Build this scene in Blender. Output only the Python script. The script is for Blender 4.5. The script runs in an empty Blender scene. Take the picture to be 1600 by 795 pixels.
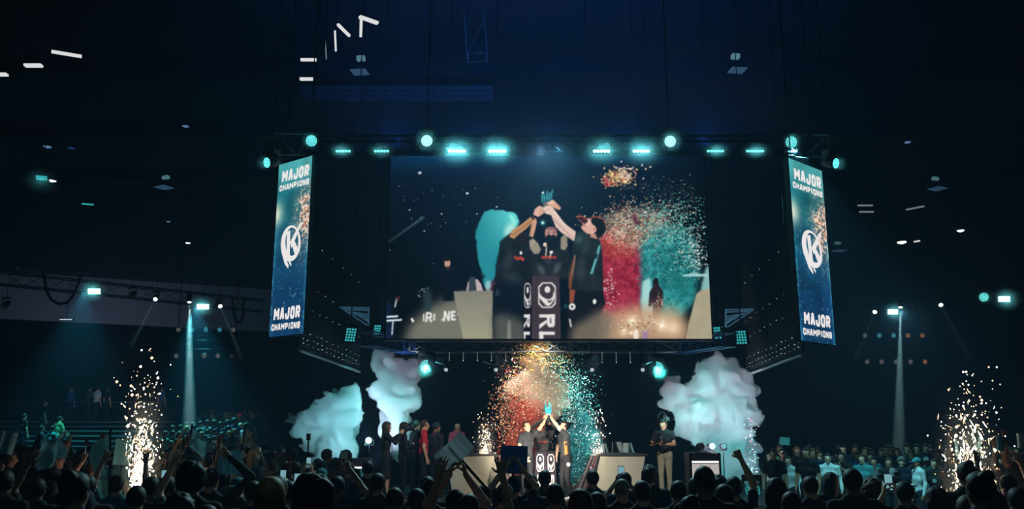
import bpy, bmesh, math, random
import numpy as np
from mathutils import Vector, Matrix, Euler

# ------------------------------------------------------------------ camera, world, exposure, large lights
scene = bpy.context.scene
COL = scene.collection
W, H, F = 1600.0, 795.0, 1335.0
PITCH = math.radians(12.0)
CT, ST = math.cos(PITCH), math.sin(PITCH)
CAMZ = 2.0
cam_data = bpy.data.cameras.new('camera')
cam_data.sensor_width = 36.0
cam_data.lens = F / W * 36.0
cam_data.clip_end = 300.0
cam = bpy.data.objects.new('camera', cam_data)
COL.objects.link(cam)
cam.location = (0, 0, CAMZ)
cam.rotation_euler = (math.pi / 2 + PITCH, 0, 0)
scene.camera = cam
scene.view_settings.view_transform = 'Standard'
scene.view_settings.look = 'None'
scene.view_settings.exposure = 0.0
scene.view_settings.gamma = 1.0
scene.view_settings.use_curve_mapping = False
scene.cycles.volume_bounces = 2
scene.cycles.max_bounces = 5
scene.cycles.transparent_max_bounces = 16
scene.cycles.sample_clamp_indirect = 3.0

world = bpy.data.worlds.new('hall_air')
scene.world = world
world.use_nodes = True
wn = world.node_tree
wn.nodes['Background'].inputs[0].default_value = (0.0005, 0.0012, 0.0022, 1)
wn.nodes['Background'].inputs[1].default_value = 1.0
sc_ = wn.nodes.new('ShaderNodeVolumeScatter')          # thin stage haze that fills the hall
sc_.inputs['Color'].default_value = (0.42, 0.68, 1.0, 1)
sc_.inputs['Density'].default_value = 0.0032
sc_.inputs['Anisotropy'].default_value = 0.2
wn.links.new(sc_.outputs[0], wn.nodes['World Output'].inputs['Volume'])


def ray(px, py):
    u = (px - W / 2) / F
    v = (H / 2 - py) / F
    return u, CT - v * ST, ST + v * CT


def P(px, py, Y):
    """world point seen at pixel px,py at horizontal distance Y"""
    a, b, c = ray(px, py)
    return Vector((a / b * Y, Y, CAMZ + c / b * Y))


def PZ(px, py, Z):
    """world point seen at pixel px,py at height Z"""
    a, b, c = ray(px, py)
    t = (Z - CAMZ) / c
    return Vector((a * t, b * t, Z))


def proj(X, Y, Z):
    dz = Z - CAMZ
    depth = Y * CT + dz * ST
    vv = -Y * ST + dz * CT
    return W / 2 + F * X / depth, H / 2 - F * vv / depth


def lin(c):
    return tuple(((x / 255.0) / 12.92 if x / 255.0 <= 0.04045 else ((x / 255.0 + 0.055) / 1.055) ** 2.4) for x in c[:3])


def lamp(name, kind, loc, energy, color, target=None, size=0.1, angle=40, blend=0.5, parent=None):
    d = bpy.data.lights.new(name, kind)
    d.energy = energy
    d.color = color
    if kind == 'SPOT':
        d.spot_size = math.radians(angle)
        d.spot_blend = blend
        d.shadow_soft_size = size
    elif kind == 'AREA':
        d.size = size
    else:
        d.shadow_soft_size = size
    o = bpy.data.objects.new(name, d)
    COL.objects.link(o)
    o.location = loc
    if target is not None:
        o.rotation_euler = (Vector(target) - Vector(loc)).to_track_quat('-Z', 'Y').to_euler()
    if parent is not None:
        o.parent = parent
        o.matrix_parent_inverse = Matrix.Translation(parent.location).inverted()
    return o


TEAL = (0.16, 0.83, 0.90)
ICE = (0.62, 0.86, 1.0)
WARM = (1.0, 0.70, 0.42)
# wash lights of the rig: they sit on its trusses (fixtures built further down, except for the two added centre spots)
lamp('rig_wash', 'SPOT', P(667, 224, 16.2), 300, TEAL, P(560, 740, 20), 0.03, 60, 0.8)
lamp('rig_wash', 'SPOT', P(1047, 224, 16.2), 300, TEAL, P(1130, 740, 20), 0.03, 60, 0.8)
lamp('rig_wash', 'SPOT', P(487, 222, 16.2), 2700, (.08, .80, .95), P(230, 770, 16), 0.03, 56, 0.7)
lamp('rig_wash', 'SPOT', P(1236, 222, 16.2), 2600, (.22, .84, .97), P(1390, 750, 20), 0.03, 56, 0.7)
lamp('rig_wash', 'SPOT', P(846, 232, 16.0), 1000, (.55, .90, 1.0), P(740, 760, 8.5), 0.03, 75, 0.8)  # added centre spot without a fixture, lifts the white card
lamp('rig_wash', 'SPOT', P(872, 232, 16.0), 700, (.30, .88, 1.0), P(980, 760, 8.5), 0.03, 75, 0.8)  # second added centre spot, rims the front heads
# stage key lights under the hanging screen
lamp('stage_key', 'SPOT', P(775, 575, 19.0) + Vector((0, -1.5, 0.2)), 520, (1, .90, .80), P(852, 690, 20), 0.04, 50, 0.7)
lamp('stage_key', 'SPOT', P(925, 575, 19.0) + Vector((0, -1.5, 0.2)), 520, (1, .90, .80), P(862, 690, 20), 0.04, 50, 0.7)
lamp('stage_key', 'SPOT', P(697, 575, 19.0) + Vector((0, -1.2, 0.2)), 210, (.8, .93, 1), P(640, 700, 20.3), 0.04, 55, 0.7)
lamp('stage_key', 'SPOT', P(1003, 575, 19.0) + Vector((0, -1.2, 0.2)), 230, (.95, .95, .95), P(1010, 710, 21), 0.04, 55, 0.7)

# added blue spots without fixtures, pointing up to tint the haze navy
for px_ in (620, 745, 858, 970, 1100):
    lamp('blue_haze_fill', 'SPOT', P(px_, 226, 16.9), 640, (.04, .22, 1.0), P(px_ + (px_ - 858) * .1, 20, 21), .03, 110, .9)
# added dim fill from above the camera, lifts cards and backs of heads
lamp('crowd_fill', 'AREA', (0, 0.5, 12.8), 42, (.36, .82, 1.0), (0, 12, 1.5), 4.0)

rng = np.random.default_rng(7)
random.seed(7)

# ------------------------------------------------------------------ helpers
MATS = {}


def mat(name, col=(128, 128, 128), rough=0.7, metal=0.0, emit=None, strength=0.0, var=0.15, nscale=6.0, alpha=1.0, spec=0.4):
    if name in MATS:
        return MATS[name]
    m = bpy.data.materials.new(name)
    m.use_nodes = True
    nt = m.node_tree
    b = nt.nodes['Principled BSDF']
    c = lin(col)
    tc = nt.nodes.new('ShaderNodeTexCoord')
    nz = nt.nodes.new('ShaderNodeTexNoise')
    nz.inputs['Scale'].default_value = nscale
    nz.inputs['Detail'].default_value = 3
    rp = nt.nodes.new('ShaderNodeValToRGB')
    rp.color_ramp.elements[0].position = 0.3
    rp.color_ramp.elements[1].position = 0.7
    rp.color_ramp.elements[0].color = (*[x * (1 - var) for x in c], 1)
    rp.color_ramp.elements[1].color = (*[min(1, x * (1 + var)) for x in c], 1)
    nt.links.new(tc.outputs['Object'], nz.inputs['Vector'])
    nt.links.new(nz.outputs['Fac'], rp.inputs['Fac'])
    nt.links.new(rp.outputs['Color'], b.inputs['Base Color'])
    b.inputs['Roughness'].default_value = rough
    b.inputs['Metallic'].default_value = metal
    b.inputs['Specular IOR Level'].default_value = spec
    b.inputs['Alpha'].default_value = alpha
    if emit is not None:
        b.inputs['Emission Color'].default_value = (*lin(emit), 1)
        b.inputs['Emission Strength'].default_value = strength
    MATS[name] = m
    return m


def glow(name, col, strength, sample=False):
    """something that gives off light"""
    if name in MATS:
        return MATS[name]
    m = bpy.data.materials.new(name)
    m.use_nodes = True
    nt = m.node_tree
    nt.nodes.clear()
    e = nt.nodes.new('ShaderNodeEmission')
    e.inputs[0].default_value = (*lin(col), 1)
    e.inputs[1].default_value = strength
    o = nt.nodes.new('ShaderNodeOutputMaterial')
    nt.links.new(e.outputs[0], o.inputs[0])
    if not sample:
        m.cycles.emission_sampling = 'NONE'
    MATS[name] = m
    return m


def vcol_glow(name, strength=1.0):
    """an LED wall: every point of the grid shines in its own colour"""
    m = bpy.data.materials.new(name)
    m.use_nodes = True
    nt = m.node_tree
    nt.nodes.clear()
    a = nt.nodes.new('ShaderNodeAttribute')
    a.attribute_name = 'led'
    e = nt.nodes.new('ShaderNodeEmission')
    e.inputs[1].default_value = strength
    o = nt.nodes.new('ShaderNodeOutputMaterial')
    nt.links.new(a.outputs['Color'], e.inputs[0])
    nt.links.new(e.outputs[0], o.inputs[0])
    m.cycles.emission_sampling = 'NONE'
    return m


class MB:
    """collects shapes, builds ONE mesh object"""

    def __init__(s):
        s.v, s.f, s.m = [], [], []

    def poly(s, pts, mi=0):
        n = len(s.v)
        s.v += [tuple(p) for p in pts]
        s.f.append(tuple(range(n, n + len(pts))))
        s.m.append(mi)
        return s

    def hexa(s, b, t, mi=0):
        """bottom 4 and top 4 points, same winding (counter-clockwise from above)"""
        n = len(s.v)
        s.v += [tuple(p) for p in b] + [tuple(p) for p in t]
        for q in ((3, 2, 1, 0), (4, 5, 6, 7), (0, 1, 5, 4), (1, 2, 6, 5), (2, 3, 7, 6), (3, 0, 4, 7)):
            s.f.append(tuple(n + i for i in q))
            s.m.append(mi)
        return s

    def box(s, c, d, mi=0, rz=0.0):
        x, y, z = d[0] / 2, d[1] / 2, d[2] / 2
        cr, sr = math.cos(rz), math.sin(rz)
        r = lambda a, b, e: (c[0] + a * cr - b * sr, c[1] + a * sr + b * cr, c[2] + e)
        q = ((-x, -y), (x, -y), (x, y), (-x, y))
        return s.hexa([r(a, b, -z) for a, b in q], [r(a, b, z) for a, b in q], mi)

    def tube(s, a, b, r0, r1=None, n=8, mi=0, cap=True):
        r1 = r0 if r1 is None else r1
        a, b = Vector(a), Vector(b)
        d = (b - a)
        if d.length < 1e-6:
            return s
        d.normalize()
        u = d.orthogonal().normalized()
        w = d.cross(u)
        k = len(s.v)
        for p, r in ((a, r0), (b, r1)):
            for i in range(n):
                t = 2 * math.pi * i / n
                s.v.append(tuple(p + u * (math.cos(t) * r) + w * (math.sin(t) * r)))
        for i in range(n):
            j = (i + 1) % n
            s.f.append((k + i, k + j, k + n + j, k + n + i))
            s.m.append(mi)
        if cap:
            s.f.append(tuple(k + i for i in range(n))[::-1])
            s.f.append(tuple(k + n + i for i in range(n)))
            s.m += [mi, mi]
        return s

    def path(s, pts, r, n=6, mi=0):
        for a, b in zip(pts[:-1], pts[1:]):
            s.tube(a, b, r, r, n, mi)
        return s

    def lathe(s, o, axis, prof, n=16, mi=0):
        """prof: list of (along, radius)"""
        o, d = Vector(o), Vector(axis).normalized()
        u = d.orthogonal().normalized()
        w = d.cross(u)
        k = len(s.v)
        for (h, r) in prof:
            for i in range(n):
                t = 2 * math.pi * i / n
                s.v.append(tuple(o + d * h + u * (math.cos(t) * r) + w * (math.sin(t) * r)))
        for j in range(len(prof) - 1):
            for i in range(n):
                i2 = (i + 1) % n
                s.f.append((k + j * n + i, k + j * n + i2, k + (j + 1) * n + i2, k + (j + 1) * n + i))
                s.m.append(mi)
        s.f.append(tuple(k + i for i in range(n))[::-1])
        s.m.append(mi)
        s.f.append(tuple(k + (len(prof) - 1) * n + i for i in range(n)))
        s.m.append(mi)
        return s

    def ball(s, c, r, n=6, mi=0):
        pr = []
        for j in range(n + 1):
            a = -math.pi / 2 + math.pi * j / n
            pr.append((math.sin(a) * r, max(1e-4, math.cos(a) * r)))
        return s.lathe(c, (0, 0, 1), pr, n + 2, mi)

    def build(s, name, mats, parent=None, smooth=False, origin=None):
        me = bpy.data.meshes.new(name)
        v = s.v
        if origin is not None:
            ox, oy, oz = origin
            v = [(a - ox, b - oy, c - oz) for a, b, c in v]
        me.from_pydata(v, [], s.f)
        if not isinstance(mats, (list, tuple)):
            mats = [mats]
        for m in mats:
            me.materials.append(m)
        me.polygons.foreach_set('material_index', s.m)
        if smooth:
            me.polygons.foreach_set('use_smooth', [True] * len(s.f))
        me.update()
        o = bpy.data.objects.new(name, me)
        COL.objects.link(o)
        if origin is not None:
            o.location = origin
        if parent is not None:
            o.parent = parent
            if origin is None:
                o.matrix_parent_inverse = Matrix.Translation(parent.location).inverted()
        return o


def tag(o, label=None, cat=None, group=None, kind=None):
    if label:
        o['label'] = label
    if cat:
        o['category'] = cat
    if group:
        o['group'] = group
    if kind:
        o['kind'] = kind
    return o


def empty(name, loc, label=None, cat=None, group=None, rz=0.0):
    o = bpy.data.objects.new(name, None)
    COL.objects.link(o)
    o.location = loc
    o.rotation_euler = (0, 0, rz)
    o.empty_display_size = 0.2
    return tag(o, label, cat, group)


def copy_tree(o, parent=None):
    c = o.copy()
    COL.objects.link(c)
    c.parent = parent
    for ch in list(o.children):
        if ch.type != 'LIGHT':
            copy_tree(ch, c)
    return c


def vnoise(p, seed=0):
    """smooth 3D value noise, p (...,3)"""
    r = np.random.default_rng(seed)
    T = r.random((16, 16, 16))
    i = np.floor(p).astype(int)
    f = p - i
    f = f * f * (3 - 2 * f)
    out = 0
    for dx in (0, 1):
        for dy in (0, 1):
            for dz in (0, 1):
                w = np.abs(1 - dx - f[..., 0]) * np.abs(1 - dy - f[..., 1]) * np.abs(1 - dz - f[..., 2])
                out = out + w * T[(i[..., 0] + dx) % 16, (i[..., 1] + dy) % 16, (i[..., 2] + dz) % 16]
    return out


# ------------------------------------------------------------------ signed-distance modelling (bodies, hair, smoke)
class SDF:
    def __init__(s, lo, hi, h):
        s.h = h
        s.lo = np.array(lo, float)
        s.n = np.ceil((np.array(hi, float) - s.lo) / h).astype(int) + 1
        s.f = np.full(s.n, 1.0, np.float32)
        s.best = np.full(s.n, 9.0, np.float32)
        s.reg = np.zeros(s.n, np.int8)

    def _box(s, lo, hi):
        a = np.maximum(0, np.floor((np.array(lo) - s.lo) / s.h).astype(int))
        b = np.minimum(s.n, np.ceil((np.array(hi) - s.lo) / s.h).astype(int) + 1)
        if np.any(b <= a):
            return None
        sl = tuple(slice(i, j) for i, j in zip(a, b))
        ax = [(s.lo[k] + s.h * np.arange(a[k], b[k])).astype(np.float32) for k in range(3)]
        X, Y, Z = np.meshgrid(*ax, indexing='ij', sparse=True)
        return sl, X, Y, Z

    def _add(s, sl, d, reg, k):
        old = s.f[sl]
        d = d.astype(np.float32)
        if k > 0:
            hh = np.clip(0.5 + 0.5 * (old - d) / k, 0, 1)
            s.f[sl] = old * (1 - hh) + d * hh - k * hh * (1 - hh)
        else:
            s.f[sl] = np.minimum(old, d)
        bb = s.best[sl]
        m = d < bb
        s.best[sl] = np.where(m, d, bb)
        s.reg[sl] = np.where(m, reg, s.reg[sl])

    def cap(s, a, b, ra, rb, reg=0, k=0.02, sy=1.0):
        a, b = np.array(a, float), np.array(b, float)
        R = max(ra, rb) * max(1, sy) + k + 3 * s.h
        q = s._box(np.minimum(a, b) - R, np.maximum(a, b) + R)
        if q is None:
            return s
        sl, X, Y, Z = q
        ay, by = a[1] / sy, b[1] / sy
        ba = np.array([b[0] - a[0], by - ay, b[2] - a[2]])
        L = max(1e-9, float(ba @ ba))
        px, py, pz = X - a[0], Y / sy - ay, Z - a[2]
        t = np.clip((px * ba[0] + py * ba[1] + pz * ba[2]) / L, 0, 1)
        d = np.sqrt((px - t * ba[0]) ** 2 + (py - t * ba[1]) ** 2 + (pz - t * ba[2]) ** 2) - (ra + (rb - ra) * t)
        s._add(sl, d * min(1, sy), reg, k)
        return s

    def ell(s, c, r, reg=0, k=0.02, R=None):
        c = np.array(c, float)
        m = max(r) + k + 3 * s.h
        q = s._box(c - m, c + m)
        if q is None:
            return s
        sl, X, Y, Z = q
        px, py, pz = X - c[0], Y - c[1], Z - c[2]
        if R is not None:
            Rt = np.array(R.transposed())
            px, py, pz = (Rt[0, 0] * px + Rt[0, 1] * py + Rt[0, 2] * pz,
                          Rt[1, 0] * px + Rt[1, 1] * py + Rt[1, 2] * pz,
                          Rt[2, 0] * px + Rt[2, 1] * py + Rt[2, 2] * pz)
        k0 = np.sqrt((px / r[0]) ** 2 + (py / r[1]) ** 2 + (pz / r[2]) ** 2)
        k1 = np.sqrt((px / r[0] ** 2) ** 2 + (py / r[1] ** 2) ** 2 + (pz / r[2] ** 2) ** 2) + 1e-6
        s._add(sl, k0 * (k0 - 1) / k1, reg, k)
        return s

    def paint(s, c, r, reg):
        q = s._box(np.array(c) - r, np.array(c) + r)
        if q is None:
            return s
        sl, X, Y, Z = q
        m = (X - c[0]) ** 2 + (Y - c[1]) ** 2 + (Z - c[2]) ** 2 < r * r
        s.reg[sl] = np.where(m, reg, s.reg[sl])
        return s

    def mesh(s, name, mats, smooth=True):
        f, h = s.f, s.h
        n = np.array(f.shape)
        ins = f < 0
        c = [(i, j, k) for i in (0, 1) for j in (0, 1) for k in (0, 1)]
        cn = n - 1
        sub = lambda A, o: A[o[0]:o[0] + cn[0], o[1]:o[1] + cn[1], o[2]:o[2] + cn[2]]
        cnt = sum(sub(ins, o).astype(np.int8) for o in c)
        act = (cnt > 0) & (cnt < 8)
        idx = np.argwhere(act)
        vid = np.full(act.shape, -1, np.int64)
        vid[act] = np.arange(len(idx))
        acc = np.zeros((len(idx), 3))
        num = np.zeros(len(idx))
        for o in c:
            for axn in range(3):
                if o[axn] == 0:
                    o2 = list(o)
                    o2[axn] = 1
                    i1, i2 = idx + np.array(o), idx + np.array(o2)
                    f1, f2 = f[tuple(i1.T)].astype(float), f[tuple(i2.T)].astype(float)
                    cr = (f1 < 0) != (f2 < 0)
                    t = np.where(cr, f1 / np.where(f1 == f2, 1, f1 - f2), 0)
                    p = i1.astype(float)
                    p[:, axn] += t
                    acc += p * cr[:, None]
                    num += cr
        co = acc / np.maximum(num, 1)[:, None] * h + s.lo
        quads = []
        for axn in range(3):
            a2, a3 = (axn + 1) % 3, (axn + 2) % 3
            e = np.zeros(3, int)
            e[axn] = 1
            lo_ = [slice(1, n[k] - 1) for k in range(3)]
            lo_[axn] = slice(0, n[axn] - 1)
            hi_ = list(lo_)
            hi_[axn] = slice(1, n[axn])
            A, B = ins[tuple(lo_)], ins[tuple(hi_)]
            w = np.argwhere(A != B)
            if len(w) == 0:
                continue
            base = w + np.array([0 if k == axn else 1 for k in range(3)])
            flip = A[tuple(w.T)]
            q = []
            for d2, d3 in ((0, 0), (1, 0), (1, 1), (0, 1)):
                p = base.copy()
                p[:, a2] -= d2
                p[:, a3] -= d3
                q.append(vid[tuple(p.T)])
            q = np.stack(q, 1)
            q[~flip] = q[~flip][:, ::-1]
            quads.append(q)
        q = np.concatenate(quads)
        q = q[(q >= 0).all(1)]
        me = bpy.data.meshes.new(name)
        me.vertices.add(len(co))
        me.vertices.foreach_set('co', co.astype(np.float32).ravel())
        me.loops.add(len(q) * 4)
        me.loops.foreach_set('vertex_index', q.astype(np.int32).ravel())
        me.polygons.add(len(q))
        me.polygons.foreach_set('loop_start', (np.arange(len(q)) * 4).astype(np.int32))
        ctr = co[q].mean(1)
        gi = np.clip(np.round((ctr - s.lo) / h).astype(int), 0, n - 1)
        for m in mats:
            me.materials.append(m)
        me.polygons.foreach_set('material_index', s.reg[tuple(gi.T)].astype(np.int32))
        me.polygons.foreach_set('use_smooth', np.ones(len(q), bool))
        me.update(calc_edges=True)
        me.validate()
        return me

# ------------------------------------------------------------------ the hall
M_CEIL = mat('ceiling_black', (16, 22, 30), 0.95, var=0.25, nscale=0.4)
M_WALL = mat('wall_dark', (16, 21, 30), 0.9, var=0.3, nscale=0.3)
M_FLOOR = mat('floor_concrete', (48, 52, 56), 0.7, var=0.25, nscale=1.2)
M_BULK = mat('bulkhead_grey', (116, 120, 132), 0.9, var=0.12, nscale=0.5)
M_BLACK = mat('black_metal', (14, 16, 19), 0.6, 0.0, spec=.3)
M_TRUSS = mat('truss_aluminium', (120, 130, 140), 0.4, 0.7, var=0.2)
M_TRUSSD = mat('truss_black', (15, 17, 21), 0.8, 0.0, var=0.2, spec=.2)
M_TRUSSG = mat('truss_grey', (44, 48, 52), 0.7, 0.0, var=0.2, spec=.2)
M_CLOTH = mat('black_cloth', (10, 12, 16), 0.95)

CEIL = 13.5
st = lambda o: tag(o, kind='structure')
st(MB().box((0, 25, -0.15), (70, 64, 0.3)).build('floor', M_FLOOR))
st(MB().box((0, 25, CEIL + 0.15), (70, 64, 0.3)).build('ceiling', M_CEIL))
st(MB().box((0, 52.2, 6.7), (70, 0.4, 13.6)).build('wall_back', M_WALL))
st(MB().box((-32.2, 25, 6.7), (0.4, 54.4, 13.6)).build('wall_left', M_WALL))
st(MB().box((32.2, 25, 6.7), (0.4, 54.4, 13.6)).build('wall_right', M_WALL))
st(MB().box((0, -6.9, 6.7), (70, 0.4, 13.6)).build('wall_rear', M_WALL))
# pale bulkhead band high on the left (a face turned towards the hall)
a, b_ = P(-160, 474, 36), P(470, 523, 43)
z0, z1 = 7.1, 9.4
d = (b_ - a).to_2d().normalized()
nrm = Vector((-d.y, d.x))
bq = [(a.x, a.y), (b_.x, b_.y), (b_.x + nrm.x * .3, b_.y + nrm.y * .3), (a.x + nrm.x * .3, a.y + nrm.y * .3)]
st(MB().hexa([(x, y, z0) for x, y in bq], [(x, y, z1) for x, y in bq]).build('trim_1', M_BULK))
lamp('bulkhead_fill', 'AREA', ((a.x + b_.x) / 2 + 1.5, (a.y + b_.y) / 2 - 5.0, 5.2), 60, (.60, .68, 1.0), ((a.x + b_.x) / 2, (a.y + b_.y) / 2, 8.4), 3.0)  # added area light with no fixture, brightens the pale band
# dropped ceiling edge above the bulkhead
dq = [(a.x, a.y - 1.2), (b_.x, b_.y - 1.2), (b_.x, b_.y + .3), (a.x, a.y + .3)]
st(MB().hexa([(x, y, 9.2) for x, y in dq], [(x, y, CEIL) for x, y in dq]).build('trim_2', M_CEIL))
# ceiling joists
for i, y in enumerate((14.0, 19.5, 25.0, 30.5, 36.0, 41.5)):
    st(MB().box((0, y, CEIL - 0.25), (64, 0.25, 0.5)).build('trim_%d' % (3 + i), M_CEIL))


# ------------------------------------------------------------------ trusses
def truss(name, a, b, label, size=0.3, r=0.022, seg=0.45, m=None, group=None, cat='truss', up=(0, 0, 1)):
    m = m or M_TRUSSD
    a, b = Vector(a), Vector(b)
    root = empty(name, (a + b) / 2, label, cat, group)
    d = (b - a).normalized()
    s = d.cross(Vector(up))
    s = s.normalized() if s.length > 1e-3 else Vector((1, 0, 0))
    u = s.cross(d).normalized()
    off = [(-1, -1), (1, -1), (1, 1), (-1, 1)]
    cs = [s * (p * size / 2) + u * (q * size / 2) for p, q in off]
    for c in cs:
        MB().tube(a + c, b + c, r, n=6).build('chord', m, root)
    br = MB()
    n = max(2, int((b - a).length / seg))
    for i in range(n):
        p, q = a.lerp(b, i / n), a.lerp(b, (i + 1) / n)
        for k in range(4):
            c0, c1 = cs[k], cs[(k + 1) % 4]
            x, y = (c0, c1) if i % 2 else (c1, c0)
            br.tube(p + x, q + y, r * .5, n=4, cap=False)
    for i in (0, n):
        p = a.lerp(b, i / n)
        for k in range(4):
            br.tube(p + cs[k], p + cs[(k + 1) % 4], r * .5, n=4, cap=False)
    br.build('bracing', m, root)
    return root


XC = 0.66
# front truss over the hanging screen and its two wings
truss('lighting_truss', P(480, 229, 16.5), P(1240, 229, 16.5), 'long black truss carrying the teal lights above the hanging screen', 0.34)
truss('wing_truss', P(418, 228, 15.6), P(480, 229, 16.5), 'short truss wing over the left hanging banner', 0.42, seg=.5, r=.016, m=M_TRUSSG)
truss('wing_truss', P(1240, 229, 16.5), P(1306, 231, 15.6), 'short truss wing over the right hanging banner', 0.42, seg=.5, r=.016, m=M_TRUSSG)
# ring of trusses below the screen
M_BLUE = mat('truss_blue_lit', (40, 90, 160), 0.4, 0.4)  # blue light on the truss arms put into the base colour
truss('under_truss', P(640, 541, 20.5), P(1062, 541, 20.5), 'blue-lit truss running below the hanging screen', 0.26, m=M_TRUSS)
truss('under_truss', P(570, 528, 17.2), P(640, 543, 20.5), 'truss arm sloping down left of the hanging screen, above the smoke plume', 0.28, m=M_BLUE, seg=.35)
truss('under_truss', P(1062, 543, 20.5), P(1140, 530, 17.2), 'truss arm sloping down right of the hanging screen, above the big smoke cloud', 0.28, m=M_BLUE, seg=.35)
# house trusses
truss('house_truss', PZ(34, 238, 10.2), PZ(262, 372, 9.4), 'dark diagonal truss hung with lamps at the upper left', 0.6, seg=.8)
truss('house_truss', PZ(1484, 362, 9.4), PZ(1640, 262, 10.2), 'dark diagonal truss hung with lamps at the far right', 0.6, seg=.8)
truss('house_truss', P(-60, 428, 33), P(410, 478, 38), 'long dark truss in front of the pale bulkhead on the left', 0.5, r=.03, seg=.7)
truss('house_truss', P(1330, 474, 38), P(1660, 438, 33), 'faint truss behind the right light beam', 0.5, r=.03, seg=.7)
truss('hanging_truss', P(735, -60, 22), P(746, 90, 22), 'vertical truss hanging from the ceiling at the top centre', 0.55, r=.02, seg=.9, m=M_TRUSS, up=(0, 1, 0))
# long ribbed duct on the ceiling
du = empty('ceiling_duct', PZ(655, 138, 12.6), 'long ribbed duct under the ceiling above the teal lights', 'duct')
p0, p1 = PZ(470, 137, 12.6), PZ(770, 137, 12.6)
for k in range(5):
    MB().tube(p0 + Vector((0, .22 * k, -.06 * (k % 2))), p1 + Vector((0, .22 * k, -.06 * (k % 2))), .09, n=8).build('pipe', mat('duct_grey', (52, 58, 66), .8, 0), du)

# ------------------------------------------------------------------ the hanging screen
SX0, SX1, SY, SZ0, SZ1 = -2.42, 3.82, 16.3, 3.82, 7.48


# painter for the LED picture; coordinates are positions on the screen in a 1600-wide raster
CX0, CY0, CX1, CY1, SS = 585, 225, 1130, 545, 2.0
cw, chh = int((CX1 - CX0) * SS), int((CY1 - CY0) * SS)
GX, GY = np.meshgrid(CX0 + (np.arange(cw) + .5) / SS, CY0 + (np.arange(chh) + .5) / SS)
IMG = np.zeros((chh, cw, 3))


def blur(A, r):
    n = max(1, int(r * SS))
    k = np.ones(2 * n + 1) / (2 * n + 1)
    for _ in range(2):
        pad = [(n, n)] + [(0, 0)] * (A.ndim - 1)
        B = np.cumsum(np.pad(A, [(n + 1, n)] + pad[1:], mode='edge'), 0)
        A = (B[2 * n + 1:] - B[:-2 * n - 1]) / (2 * n + 1)
        B = np.cumsum(np.pad(A, [(0, 0), (n + 1, n)] + [(0, 0)] * (A.ndim - 2), mode='edge'), 1)
        A = (B[:, 2 * n + 1:] - B[:, :-2 * n - 1]) / (2 * n + 1)
    return A


def pmask(pts, soft=0.5):
    m = np.zeros(GX.shape, bool)
    n = len(pts)
    for i in range(n):
        (x0, y0), (x1, y1) = pts[i], pts[(i + 1) % n]
        if y0 == y1:
            continue
        c = (GY >= min(y0, y1)) & (GY < max(y0, y1))
        m ^= c & (GX < x0 + (GY - y0) * (x1 - x0) / (y1 - y0))
    m = m.astype(float)
    return blur(m, soft) if soft > 0 else m


def emask(cx, cy, rx, ry, soft=0.15, rot=0):
    c, s = math.cos(rot), math.sin(rot)
    dx, dy = GX - cx, GY - cy
    r = np.sqrt(((dx * c + dy * s) / rx) ** 2 + ((-dx * s + dy * c) / ry) ** 2)
    return np.clip((1 - r) / soft + .5, 0, 1)


def put(m, col, a=1.0):
    global IMG
    col = np.array(col, float) if not isinstance(col, np.ndarray) else col
    IMG = IMG * (1 - (m * a)[..., None]) + col * (m * a)[..., None]


def n2(scale, seed):
    return vnoise(np.stack([GX / scale, GY / scale, np.zeros_like(GX) + seed * .7], -1), seed)


def line(x0, y0, x1, y1, w, col, a=1.0, soft=.6):
    dx, dy = x1 - x0, y1 - y0
    L = math.hypot(dx, dy)
    nx, ny = -dy / L * w / 2, dx / L * w / 2
    put(pmask([(x0 + nx, y0 + ny), (x1 + nx, y1 + ny), (x1 - nx, y1 - ny), (x0 - nx, y0 - ny)], soft), col, a)


def specks(cx, cy, sx, sy, n, cols, smin=.6, smax=1.6, seed=1, a=.9, keep=None):
    """small bright flecks"""
    global IMG
    r = np.random.default_rng(seed)
    for i in range(n):
        x, y = r.normal(cx, sx), r.normal(cy, sy)
        if keep is not None and not keep(x, y):
            continue
        s = r.uniform(smin, smax)
        i0, i1 = int((x - s - CX0) * SS), int((x + s - CX0) * SS) + 1
        k = r.uniform(.5, 1.0)
        j0, j1 = int((y - s * k - CY0) * SS), int((y + s * k - CY0) * SS) + 1
        if i0 < 0 or j0 < 0 or i1 >= cw or j1 >= chh:
            continue
        c = np.array(cols[r.integers(len(cols))], float) * r.uniform(.7, 1.1)
        IMG[j0:j1, i0:i1] = IMG[j0:j1, i0:i1] * (1 - a) + c * a


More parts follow.
